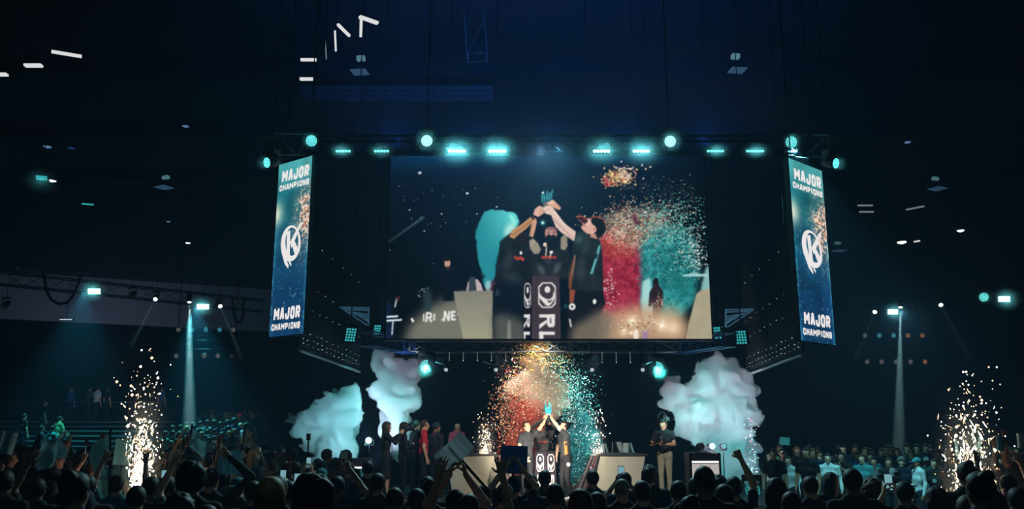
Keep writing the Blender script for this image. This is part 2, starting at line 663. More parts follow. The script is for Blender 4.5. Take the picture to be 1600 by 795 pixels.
def paint_screen():
    global IMG
    t = np.clip((GY - 240) / 200, 0, 1)[..., None]
    IMG[:] = np.array([6, 19, 40]) * (1 - t) + np.array([3, 10, 20]) * t
    IMG += (np.array([4, 34, 50]) * (np.exp(-((GX - 700) / 150) ** 2 - ((GY - 240) / 26) ** 2) + .8 * np.exp(-((GX - 990) / 70) ** 2 - ((GY - 240) / 16) ** 2))[..., None])
    side = np.clip((GX - 1010) / 80, 0, 1)[..., None]
    IMG *= 1 - .45 * side
    IMG *= (1 - .45 * np.clip((700 - GX) / 100, 0, 1) * np.clip((GY - 300) / 80, 0, 1))[..., None]
    specks(680, 320, 60, 40, 55, [(130, 170, 180), (80, 120, 140), (180, 200, 205)], .3, .55, 3)
    for x, y, s in ((656, 270, 2.6), (730, 302, 2.2), (776, 323, 1.4), (603, 345, 2.2), (601, 363, 1.6), (663, 361, 1.2), (640, 328, 1.3), (690, 334, 1.3), (745, 334, 1.2)):
        put(emask(x, y, s * 1.1, s * .8, .5), (190, 205, 210))
    m = pmask([(596, 386), (661, 337), (664, 340), (602, 383)], 1.2)
    put(m, (62, 88, 92), .9)
    # haze over the floor, lower left
    m = blur(pmask([(628, 540), (640, 507), (668, 480), (705, 463), (740, 460), (770, 500), (830, 540)], 0), 9)
    put(m, (122, 122, 108), .95)
    m = pmask([(600, 470), (612, 470), (618, 540), (598, 540)], 4)
    put(m, (14, 32, 60), .8)
    # small white table, glints
    line(604, 495, 622, 494, 3, (215, 235, 240))
    line(604, 501, 628, 499.5, 3, (215, 235, 240))
    line(614, 502, 612.5, 523, 2.2, (200, 215, 235))
    line(620, 466, 617, 480, 2.4, (190, 200, 205))
    put(emask(622, 466, 3, 4, .6), (90, 35, 45), .7)
    specks(662, 456, 7, 5, 26, [(150, 160, 165), (90, 100, 110), (10, 12, 16)], .5, 1.2, 5)
    put(blur(emask(668, 470, 7, 20, .5), 2), (40, 62, 66), .8)
    # broken white letters across the haze
    for (x0, y0, x1, y1, w) in ((643, 497, 646, 503, 3.5), (662, 490, 662, 502, 2), (667, 488, 666, 503, 3), (666, 489, 673, 489, 3), (673, 489, 674, 496, 3), (668, 496, 673, 496, 3), (671, 496, 674, 503, 3), (679, 490, 678, 501, 2.4),
                                (695, 486, 694, 502, 3), (695, 486, 701, 501, 3), (702, 486, 701, 501, 3), (706, 486, 706, 500, 3), (706, 487, 712, 487, 2.6), (706, 493, 711, 493, 2.6), (706, 499, 712, 499, 2.6), (715, 491, 719, 492, 2.4), (692, 497, 690, 501, 2)):
        line(x0, y0, x1, y1, w, (232, 234, 232))
    # teal smoke jet on the screen
    nz = n2(14, 4) * .5 + n2(6, 5) * .3
    base = pmask([(757, 328), (780, 327), (800, 331), (808, 333), (812, 345), (803, 358), (785, 378), (779, 395), (775, 430), (772, 449), (757, 454), (752, 440), (750, 425), (746, 405), (742, 385), (742, 368), (747, 350)], 1.5)
    base = blur(base, 3)
    ed = np.clip((base + (nz - .40) * 1.3 - .42) * 3, 0, 1)
    ed = np.maximum(ed, pmask([(762, 334), (800, 335), (780, 380), (770, 440), (758, 440), (750, 390), (752, 355)], 3))
    tt = np.clip((GX - 745) / 60, 0, 1)[..., None] * np.clip((400 - GY) / 60, 0, 1)[..., None]
    put(ed, np.array([36, 138, 150]) * (1 - tt) + np.array([98, 212, 212]) * tt)
    put(blur(emask(797, 360, 8, 13, .8, .4), 2), (185, 238, 230), .85)
    put(blur(pmask([(794, 336), (800, 335), (807, 347), (803, 352)], 1), 1), (150, 245, 225), .9)
    # distant host with a lit face
    put(pmask([(688, 424), (694, 420), (704, 420), (711, 430), (709, 470), (692, 470)], 1), (7, 13, 24))
    put(emask(699, 411, 4.6, 7, .3), (190, 150, 130))
    put(emask(698, 405, 5, 3, .3), (22, 18, 20))
    put(emask(700, 419, 4, 3, .4), (40, 34, 36))
    # chair and desk
    put(pmask([(731, 440), (737, 436), (746, 436), (752, 444), (756, 458), (728, 458)], .8), (190, 172, 176))
    put(pmask([(733, 433), (742, 432), (745, 456), (732, 456)], .8), (50, 62, 70))
    put(emask(763, 447, 5, 9, .6), (170, 200, 205), .8)
    put(pmask([(768, 440), (776, 432), (776, 452), (766, 453)], 1), (96, 14, 44), .8)
    tt = np.clip((GY - 455) / 70, 0, 1)[..., None]
    desk = np.array([128, 127, 116]) * (1 - tt) + np.array([158, 156, 132]) * tt
    desk = desk * (1 + (n2(5, 8) - .5) * .06)[..., None]
    put(pmask([(708.5, 455), (770, 453.5), (772, 540), (726, 540)], .7), desk)
    # ---- red and teal smoke with confetti behind the right-hand player
    nz = n2(7, 11) * .55 + n2(3, 12) * .45
    red = pmask([(936, 372), (960, 352), (985, 366), (1003, 384), (1006, 420), (1003, 455), (1000, 500), (940, 505), (938, 450)], 3)
    c = np.array([150, 34, 58]) + (nz - .5)[..., None] * np.array([95, 70, 66])
    put(red, np.clip(c, 0, 255))
    put(blur(pmask([(938, 368), (985, 352), (1000, 380), (985, 405), (940, 400)], 0), 6), np.clip(np.array([178, 78, 62]) + (nz - .5)[..., None] * 120, 0, 255), .75)
    put(blur(pmask([(940, 340), (975, 330), (1040, 330), (1050, 372), (1000, 392), (955, 372)], 0), 7), np.clip(np.array([168, 158, 138]) + (nz - .5)[..., None] * 210, 0, 255), .85)
    teal = blur(pmask([(1000, 385), (1020, 360), (1060, 350), (1085, 372), (1092, 420), (1086, 470), (1060, 500), (1020, 505), (1004, 480)], 0), 5)
    put(teal, np.clip(np.array([42, 138, 140]) + (nz - .5)[..., None] * np.array([70, 120, 115]), 0, 255), .95)
    put(blur(emask(1062, 425, 30, 28, .8), 4), (22, 104, 106), .7)
    W_, C_, T_, D_ = (225, 222, 210), (205, 180, 140), (96, 196, 186), (8, 16, 24)
    specks(985, 345, 26, 15, 1300, [W_, C_, (190, 150, 110), (150, 70, 60), D_, (120, 130, 120)], .35, .95, 21)
    specks(1045, 345, 26, 22, 1300, [W_, T_, T_, (60, 150, 140), D_, (120, 180, 172), (160, 150, 140)], .35, .95, 22)
    specks(1050, 300, 22, 14, 260, [(30, 48, 56), (50, 64, 70), (16, 30, 38)], .6, 1.3, 23, .7)
    specks(1075, 385, 16, 24, 560, [W_, T_, (150, 210, 200), D_, D_], .35, 1.0, 24)
    specks(1088, 400, 9, 18, 120, [(220, 228, 225), (170, 205, 205)], .5, 1.0, 25)
    specks(970, 372, 22, 12, 260, [(200, 90, 70), (220, 150, 110), (140, 30, 40), (230, 210, 190)], .4, 1.0, 26, .75)
    specks(970, 440, 20, 30, 240, [(190, 60, 80), (120, 22, 44), (98, 16, 40)], .6, 1.3, 27, .5)
    specks(952, 450, 6, 20, 60, [(230, 190, 190), (235, 225, 215)], .5, 1.0, 28)
    specks(1035, 420, 20, 26, 300, [(30, 120, 122), (70, 170, 165), (16, 70, 74)], .6, 1.3, 29, .6)
    put(pmask([(986, 340), (992, 332), (1000, 350), (994, 352)], 1.5), (90, 24, 46), .7)
    line(1070, 357, 1107, 354, 1.6, (140, 158, 160), .8)
    # gold burst above
    put(blur(emask(967, 277, 17, 11, .8), 1), (170, 120, 76), .8)
    specks(967, 277, 11, 7, 330, [(236, 200, 130), (240, 214, 150), (240, 220, 170), (236, 200, 130), (220, 120, 90), (70, 44, 40)], .7, 1.6, 31)
    specks(948, 285, 4, 4, 26, [(200, 60, 70), (230, 110, 100)], .8, 1.6, 32)
    specks(980, 268, 12, 7, 40, [(210, 200, 220), (230, 215, 190)], .7, 1.5, 33)
    specks(985, 290, 14, 6, 70, [(70, 70, 90), (40, 46, 60)], .7, 1.4, 34, .6)
    # pale smoke, silhouette, flares
    put(blur(pmask([(1004, 440), (1016, 432), (1020, 470), (1026, 500), (1014, 516), (1005, 505), (1001, 470)], 0), 2), (168, 220, 220), .95)
    put(pmask([(1020, 438), (1027, 436), (1030, 446), (1036, 455), (1036, 475), (1032, 484), (1030, 500), (1020, 498), (1020, 472), (1017, 480), (1013, 478), (1015, 456), (1020, 449)], .7), (40, 26, 34))
    put(emask(1025, 439, 4, 5, .3), (20, 18, 24))
    specks(1032, 470, 4, 6, 26, [(220, 200, 180), (200, 120, 100)], .5, 1.0, 35)
    fl = blur(pmask([(935, 540), (945, 490), (990, 476), (1060, 482), (1080, 510), (1075, 540)], 0), 9)
    put(fl, (200, 164, 130), .9)
    for x, y, r in ((988, 502, 13), (1035, 508, 16), (1052, 512, 16), (975, 518, 10), (992, 520, 8)):
        g = np.exp(-((GX - x) ** 2 + (GY - y) ** 2) / (r * r * .5))[..., None]
        IMG[:] = IMG * (1 - g * .75) + np.array([255, 228, 188]) * g * .75
    for x, y in ((988, 502), (1034, 508)):
        put(emask(x, y, 3.5, 3.5, .8), (255, 252, 240))
        line(x - 9, y - 3, x + 9, y + 3, 1.4, (255, 240, 210), .8)
        line(x - 3, y + 9, x + 3, y - 9, 1.4, (255, 240, 210), .8)
    specks(985, 508, 24, 9, 60, [(255, 220, 170), (170, 90, 50), (255, 240, 220)], .7, 1.8, 36, .6)
    put(emask(1008, 524, 5, 8, .7), (150, 120, 180), .7)
    put(emask(994, 524, 4, 9, .6), (250, 240, 230), .8)
    put(blur(pmask([(1102, 420), (1112, 415), (1112, 456), (1094, 456)], 0), 2), (150, 205, 205), .9)
    put(pmask([(1066, 430), (1082, 426), (1106, 429), (1106, 432), (1068, 432)], .6), (170, 215, 215), .9)
    put(pmask([(1088, 459), (1094, 454), (1114, 450), (1116, 545), (1069, 545), (1076, 505)], .8), np.array([168, 160, 134]) * (1 + (n2(6, 15) - .5) * .08)[..., None])
    # ---- players
    dk = lambda s, a, b: np.clip(np.array(a) + (n2(11, s)[..., None] * .6 + n2(4, s + 20)[..., None] * .4 - .45) * np.array(b), 0, 255)
    sheen = lambda x, y, rx, ry, c, a=.6, rot=0, sf=2: put(blur(emask(x, y, rx, ry, .9, rot), sf), c, a)
    # left player: trousers, jacket, raised arm
    put(pmask([(771, 444), (829, 444), (827, 470), (824, 540), (770, 540), (769, 500)], .8), (8, 15, 25))
    put(pmask([(782, 378), (795, 368), (808, 362), (830, 366), (836, 400), (834, 446), (820, 449), (800, 447), (771, 441), (775, 425), (779, 404)], .9), dk(41, [17, 22, 29], [18, 22, 25]))
    put(emask(815, 371, 9, 12, .25), (26, 17, 24))
    sheen(794, 408, 7, 16, (56, 62, 66), .6, .3)
    sheen(800, 432, 12, 7, (48, 54, 58), .6)
    sheen(818, 425, 5, 16, (12, 15, 22), .8)
    sheen(806, 436, 14, 4, (26, 52, 64), .5)
    put(pmask([(781, 380), (790, 370), (802, 361), (810, 372), (798, 384), (786, 392)], 1.0), (22, 29, 34))
    put(pmask([(796, 370), (800, 360), (815, 350), (831, 337), (838, 342), (824, 356), (812, 365), (803, 373)], .8), np.array([192, 142, 96]))
    line(800, 368, 832, 344, 2.4, (140, 96, 62), .8, 1)
    line(830, 337, 835, 344, 3.2, (30, 28, 34))
    for x, y in ((805, 402), (809, 404), (813, 403), (817, 405)):
        put(emask(x, y, 2.0, 2.8, .5), (208, 70, 50), .95)
    put(emask(805, 402, .8, 1.2, .5), (30, 20, 24))
    put(emask(814, 395, 2, 2.8, .4), (226, 226, 224))
    line(777, 451, 775, 463, 1.2, (110, 125, 135), .8)
    line(781, 452, 779, 462, 1.0, (90, 105, 115), .8)
    # centre player: hooded jacket, pale sleeves, mask
    put(pmask([(828, 392), (846, 384), (880, 382), (890, 393), (889, 436), (834, 436)], .9), dk(43, [22, 27, 34], [26, 28, 30]))
    sheen(846, 421, 5, 9, (92, 98, 102), .7, -.4, 1.5)
    sheen(870, 419, 5, 10, (92, 98, 102), .7, .4, 1.5)
    sheen(858, 408, 6, 5, (60, 64, 70), .6)
    put(pmask([(827, 368), (831, 346), (837, 341), (839, 346), (836, 360), (833, 371)], .7), (212, 160, 130))
    line(829, 366, 833, 347, 1.8, (160, 110, 86), .7, 1)
    put(pmask([(827, 376), (833, 372), (841, 380), (845, 390), (842, 396), (835, 397), (828, 388)], .8), (160, 152, 132))
    for k in range(4):
        line(829 + k * 2.4, 389 + k * 2.4, 839 + k * 1.6, 379 + k * 4, 1.0, (104, 98, 84), .7)
    put(pmask([(876, 372), (880, 367), (886, 369), (887, 384), (883, 391), (876, 389)], .8), (150, 143, 124))
    for k in range(3):
        line(877, 374 + k * 5, 886, 372 + k * 5, 1.0, (98, 92, 78), .7)
    put(emask(861, 365, 9.5, 10.5, .15), (176, 128, 118))
    sheen(858, 360, 6, 4, (214, 170, 158), .7, 0, 1)
    put(emask(861, 357, 8, 3, .4), (120, 84, 80), .7)
    put(pmask([(853, 370), (857, 366), (866, 367), (872, 372), (874, 384), (868, 390), (856, 389), (853, 380)], .8), (13, 17, 27))
    line(855, 362, 859.5, 363, 1.5, (66, 38, 40))
    line(864, 363, 868.5, 362, 1.5, (66, 38, 40))
    put(emask(861.5, 366, 1.6, 2, .5), (206, 158, 146))
    put(emask(851.5, 382, 3, 3.2, .3), (222, 205, 190))
    line(854, 385, 852.5, 403, 1.8, (226, 214, 200))
    line(864, 392, 857, 404, 1.8, (226, 214, 200))
    for x in (848, 852, 857, 862, 867):
        put(emask(x, 402, 2.0, 2.4, .5), (196, 62, 46), .9)
    put(emask(861, 394, 2.4, 2.4, .4), (226, 228, 228))
    # right player: trousers, jersey, stripes
    put(pmask([(888, 450), (942, 452), (946, 474), (934, 496), (930, 540), (886, 540)], .8), (16, 16, 25))
    put(pmask([(893, 401), (897, 370), (908, 361), (926, 364), (936, 372), (940, 384), (942, 420), (942, 453), (916, 456), (888, 449), (888, 425)], .8), dk(46, [22, 30, 34], [20, 24, 26]))
    put(pmask([(897, 370), (902, 362), (914, 362), (923, 372), (922, 388), (914, 396), (902, 390), (897, 380)], 1), dk(49, [30, 44, 46], [26, 30, 30]))
    sheen(905, 374, 5, 7, (74, 92, 92), .6, .3, 1.5)
    sheen(908, 420, 7, 18, (62, 66, 68), .55, .1)
    sheen(926, 432, 5, 14, (48, 54, 56), .5)
    put(pmask([(897, 398), (899, 402), (894, 440), (893, 452), (888, 450), (889, 430)], 1), (126, 74, 48), .9)
    line(899, 398, 894, 430, 1.2, (196, 170, 150), .7)
    put(pmask([(890, 452), (899, 453), (896, 472), (890, 474)], .8), (140, 74, 46))
    put(pmask([(935, 384), (939, 382), (936, 396), (926, 428), (922, 428), (930, 402)], .8), (94, 180, 186), .95)
    line(933, 396, 930, 404, 4.5, (24, 40, 44), .8)
    put(emask(894, 479, 5.2, 5.4, .3), (226, 228, 226))
    put(emask(894, 479, 2, 2.2, .4), (70, 76, 80))
    put(emask(929, 471, 2.8, 4, .3), (225, 226, 226))
    line(890, 498, 892.5, 511, 2.6, (215, 218, 218))
    put(emask(884, 478, 3, 4, .5), (24, 90, 86), .7)
    # right player's arm and head in profile, looking up
    put(pmask([(849, 326), (853, 321), (862, 321), (871, 334), (881, 348), (900, 362), (897, 377), (878, 364), (868, 354), (861, 336), (853, 334)], .7), (226, 196, 182))
    line(863, 340, 895, 373, 3.0, (176, 140, 126), .6, 1.2)
    line(866, 331, 884, 352, 2.2, (248, 232, 226), .7, 1.2)
    put(pmask([(923, 362), (931, 366), (934, 374), (922, 370)], .8), (186, 138, 122))
    put(pmask([(909, 358), (908, 354), (911, 350.5), (909, 349), (913, 346), (916, 342), (924, 341), (931, 346), (932, 360), (927, 366), (917, 365)], .7), (218, 170, 154))
    sheen(918, 348, 5, 4, (238, 204, 192), .7, 0, 1)
    line(910.5, 351.5, 915, 353, 1.5, (120, 60, 56))
    put(pmask([(923, 343), (928, 339), (940, 340), (946, 349), (946, 362), (938, 371), (931, 369), (933, 360), (929, 352), (925, 350)], .9), (15, 14, 19))
    put(emask(928.5, 358, 3.2, 4, .3), (224, 170, 152))
    put(emask(928.5, 358, 1.4, 2, .4), (176, 116, 102))
    put(pmask([(900, 338.5), (907, 338), (916, 341), (919, 346), (914, 350), (906, 346)], .7), (60, 28, 32))
    line(900, 338.5, 908, 337.5, 1.7, (206, 120, 80))
    line(908, 337.5, 918, 342, 1.7, (196, 92, 58))
    line(903, 343, 913, 350, 1.3, (190, 110, 90), .8)
    line(923, 340, 931, 338.5, 1.6, (196, 96, 60))
    line(931, 338.5, 942, 342, 1.6, (186, 86, 54))
    line(942, 342, 947, 354, 1.4, (140, 64, 44))
    # hands and trophy
    put(pmask([(833, 335), (836, 326), (843, 321), (849, 324), (850, 333), (841, 339)], .7), (222, 180, 156))
    for k in range(3):
        line(842, 327 + k * 3.4, 849, 327 + k * 3, 1.0, (160, 112, 92), .7)
    put(pmask([(852, 317), (857, 312.5), (864, 312), (870, 317), (877, 325), (874, 328.5), (866, 325), (857, 321)], .7), (212, 164, 134))
    sheen(861, 316, 5, 3, (240, 206, 184), .7, 0, 1)
    put(pmask([(848, 324), (854, 321), (862, 325), (860, 334), (851, 333)], .7), (232, 200, 184))
    line(850, 331, 858, 326, 1.2, (170, 120, 104), .7)
    put(pmask([(845, 316), (847, 303), (850, 299), (853, 306), (855, 297), (858, 304), (863, 295), (864, 308), (860, 314), (850, 318)], .7), (24, 84, 96))
    for x0, y0, x1, y1 in ((848, 315, 846, 303), (851, 313, 849, 298), (854, 312, 855, 297), (857, 312, 859, 300), (860, 311, 864, 295)):
        line(x0, y0, x1, y1, 1.3, (90, 190, 196))
    put(pmask([(848, 318), (853, 315), (855, 320), (850, 324)], .7), (110, 104, 96))
    put(emask(848, 301, 1.6, 1.6, .5), (226, 242, 242))
    put(blur(emask(848, 348, 4, 4, .9), 1), (70, 190, 190), .8)
    put(emask(848, 348, 1.8, 1.8, .7), (210, 246, 240))
    # haze swallowing the legs
    hz = blur(pmask([(770, 545), (770, 492), (790, 490), (815, 500), (826, 515), (826, 545)], 0), 7)
    put(hz, (104, 106, 96), .75)
    hz = blur(pmask([(890, 545), (893, 512), (915, 498), (945, 480), (960, 500), (945, 545)], 0), 7)
    put(hz, (126, 116, 98), .85)
    put(pmask([(792, 540), (794, 500), (797, 500), (799, 540)], 1.5), (160, 162, 154), .7)
    # podium with emblem and letters
    put(pmask([(820, 437), (832, 432), (832, 545), (817, 545)], .6), (17, 15, 24))
    put(pmask([(831, 431), (874, 431), (877, 545), (831, 545)], .6), np.array([62, 52, 60]) * (1 + (n2(30, 48) - .5) * .3)[..., None])

    def emblem(x0, x1, y0, y1):
        sx, sy = (x1 - x0), (y1 - y0)
        q = lambda pts: [(x0 + a * sx, y0 + b * sy) for a, b in pts]
        oc = [(.22, 0), (.78, 0), (1, .16), (1, .84), (.78, 1), (.22, 1), (0, .84), (0, .16)]
        ic = [(.5 + (a - .5) * .84, .5 + (b - .5) * .89) for a, b in oc]
        bg = (20, 18, 26) if sx < 14 else (60, 51, 59)
        put(pmask(q(oc), .5), (228, 224, 222))
        put(pmask(q(ic), .5), bg)
        put(pmask(q([(.06, .40), (.20, .54), (.42, .64), (.64, .66), (.80, .58), (.86, .46), (.82, .34), (.92, .42), (.94, .58), (.86, .74), (.72, .86), (.60, .93), (.44, .90), (.26, .76), (.06, .60)]), .5), (228, 224, 222))
        put(pmask(q([(.50, .70), (.70, .72), (.84, .64), (.74, .76), (.60, .80)]), .4), bg)
        put(emask(x0 + .52 * sx, y0 + .28 * sy, .16 * sx, .13 * sy, .2), (228, 224, 222))
    emblem(841, 868.5, 441, 481)
    emblem(819, 829.5, 442, 481)
    wl = (230, 226, 224)
    for (x0, x1) in ((842.5, 867), (818.5, 828)):     # R and L turned on their side
        w = x1 - x0
        put(pmask([(x0, 491), (x1, 491), (x1, 496), (x0, 496)], .4), wl)
        put(pmask([(x1 - .26 * w, 491), (x1, 491), (x1, 507), (x1 - .08 * w, 511), (x1 - .40 * w, 511), (x1 - .52 * w, 506), (x1 - .52 * w, 494), (x1 - .3 * w, 494), (x1 - .3 * w, 505), (x1 - .22 * w, 505)], .4), wl)
        put(pmask([(x0, 507), (x0 + .5 * w, 499), (x0 + .5 * w, 504), (x0, 514)], .4), wl)
        put(pmask([(x0, 518), (x1, 518), (x1, 523), (x0, 523)], .4), wl)
        put(pmask([(x0, 518), (x0 + .26 * w, 518), (x0 + .26 * w, 540), (x0, 540)], .4), wl)


paint_screen()
IMG = np.clip(IMG * .5 + blur(IMG, .5) * .5, 0, 255) / 255.0
LINIMG = np.where(IMG <= .04045, IMG / 12.92, ((IMG + .055) / 1.055) ** 2.4)


def grid_mesh(name, pts, cols, m):
    """pts (ny,nx,3), cols (ny,nx,3)"""
    ny, nx = pts.shape[:2]
    me = bpy.data.meshes.new(name)
    me.vertices.add(nx * ny)
    me.vertices.foreach_set('co', pts.reshape(-1).astype(np.float32))
    i = np.arange((ny - 1) * (nx - 1))
    r, c = i // (nx - 1), i % (nx - 1)
    a = r * nx + c
    q = np.stack([a, a + 1, a + nx + 1, a + nx], 1).astype(np.int32)
    me.loops.add(len(q) * 4)
    me.loops.foreach_set('vertex_index', q.ravel())
    me.polygons.add(len(q))
    me.polygons.foreach_set('loop_start', (np.arange(len(q)) * 4).astype(np.int32))
    me.materials.append(m)
    me.update(calc_edges=True)
    at = me.attributes.new('led', 'FLOAT_COLOR', 'POINT')
    at.data.foreach_set('color', np.concatenate([cols.reshape(-1, 3), np.ones((nx * ny, 1))], 1).astype(np.float32).ravel())
    return me


NX, NY = 640, 376
xs, zs = np.linspace(SX0, SX1, NX), np.linspace(SZ0, SZ1, NY)
GXs, GZs = np.meshgrid(xs, zs)
U, V = proj(GXs, SY, GZs)
fi = np.clip((U - CX0) * SS - .5, 0, cw - 1.01)
fj = np.clip((V - CY0) * SS - .5, 0, chh - 1.01)
i0, j0 = fi.astype(int), fj.astype(int)
tx, ty = (fi - i0)[..., None], (fj - j0)[..., None]
cols = (LINIMG[j0, i0] * (1 - tx) + LINIMG[j0, i0 + 1] * tx) * (1 - ty) + (LINIMG[j0 + 1, i0] * (1 - tx) + LINIMG[j0 + 1, i0 + 1] * tx) * ty
scr = empty('video_screen', ((SX0 + SX1) / 2, SY, SZ0), 'large hanging LED screen showing three players lifting a trophy', 'screen')
me = grid_mesh('picture', np.stack([GXs, np.full_like(GXs, SY), GZs], -1), cols, vcol_glow('led_picture', 1.0))
o = bpy.data.objects.new('picture', me)
COL.objects.link(o)
o.parent = scr
o.matrix_parent_inverse = Matrix.Translation(scr.location).inverted()
MB().box(((SX0 + SX1) / 2, SY + .09, (SZ0 + SZ1) / 2), (SX1 - SX0 + .06, .14, SZ1 - SZ0 + .06)).build('cabinet', M_BLACK, scr)
for x in np.linspace(SX0 + .5, SX1 - .5, 5):
    MB().tube((x, SY + .15, SZ1), (x, SY + .15, SZ1 + .35), .02).build('hanger', M_BLACK, scr)

# ------------------------------------------------------------------ lettering
GLYPH = {
    'M': [[(0, 0), (0, 1), (.5, .42), (1, 1), (1, 0)]],
    'A': [[(0, 0), (.38, 1), (.62, 1), (1, 0)], [(.2, .3), (.8, .3)]],
    'J': [[(1, 1), (1, .2), (.8, 0), (.2, 0), (0, .2), (0, .38)]],
    'O': [[(.2, 0), (.8, 0), (1, .18), (1, .82), (.8, 1), (.2, 1), (0, .82), (0, .18), (.2, 0)]],
    'R': [[(0, 0), (0, 1), (.8, 1), (1, .84), (1, .58), (.8, .42), (0, .42)], [(.5, .42), (1, 0)]],
    'C': [[(1, .68), (1, .82), (.8, 1), (.2, 1), (0, .82), (0, .18), (.2, 0), (.8, 0), (1, .18), (1, .32)]],
    'H': [[(0, 0), (0, 1)], [(1, 0), (1, 1)], [(0, .5), (1, .5)]],
    'P': [[(0, 0), (0, 1), (.8, 1), (1, .84), (1, .58), (.8, .42), (0, .42)]],
    'I': [[(.5, 0), (.5, 1)]],
    'N': [[(0, 0), (0, 1), (1, 0), (1, 1)]],
    'S': [[(1, .72), (1, .84), (.8, 1), (.2, 1), (0, .84), (0, .64), (.2, .52), (.8, .48), (1, .36), (1, .16), (.8, 0), (.2, 0), (0, .16), (0, .28)]],
    'L': [[(0, 1), (0, 0), (1, 0)]],
}


def glyph_quads(ch, sw):
    """stroke quads of one letter in its unit box (width 1, height 1); sw = stroke half width in x and y"""
    out = []
    hx, hy = sw
    for pl in GLYPH[ch]:
        for (x0, y0), (x1, y1) in zip(pl[:-1], pl[1:]):
            x0_, x1_ = hx + x0 * (1 - 2 * hx), hx + x1 * (1 - 2 * hx)
            y0_, y1_ = hy + y0 * (1 - 2 * hy), hy + y1 * (1 - 2 * hy)
            dx, dy = (x1_ - x0_) / hx, (y1_ - y0_) / hy
            L = math.hypot(dx, dy)
            dx, dy = dx / L, dy / L
            e = .55
            ax, ay = x0_ - dx * hx * e, y0_ - dy * hy * e
            bx, by = x1_ + dx * hx * e, y1_ + dy * hy * e
            nx_, ny_ = -dy * hx, dx * hy
            out.append([(ax + nx_, ay + ny_), (ax - nx_, ay - ny_), (bx - nx_, by - ny_), (bx + nx_, by + ny_)])
    return out


def text_quads(txt, x0, x1, y0, y1, gap=.16, shear=0.0, hw=.17):
    wd = [(.62 if c == 'I' else (1.25 if c == 'M' else 1.0)) for c in txt]
    tot = sum(wd) + gap * (len(txt) - 1)
    s = (x1 - x0) / tot
    x = x0
    out = []
    for c, w in zip(txt, wd):
        asp = (w * s) / (y1 - y0)
        hx, hy = hw / w, hw * s / (y1 - y0)
        hy = min(hy, .14)
        for q in glyph_quads(c, (hx if c != 'I' else .3, hy)):
            out.append([(x + a * w * s + shear * b * (y1 - y0), y0 + b * (y1 - y0)) for a, b in q])
        x += (w + gap) * s
    return out


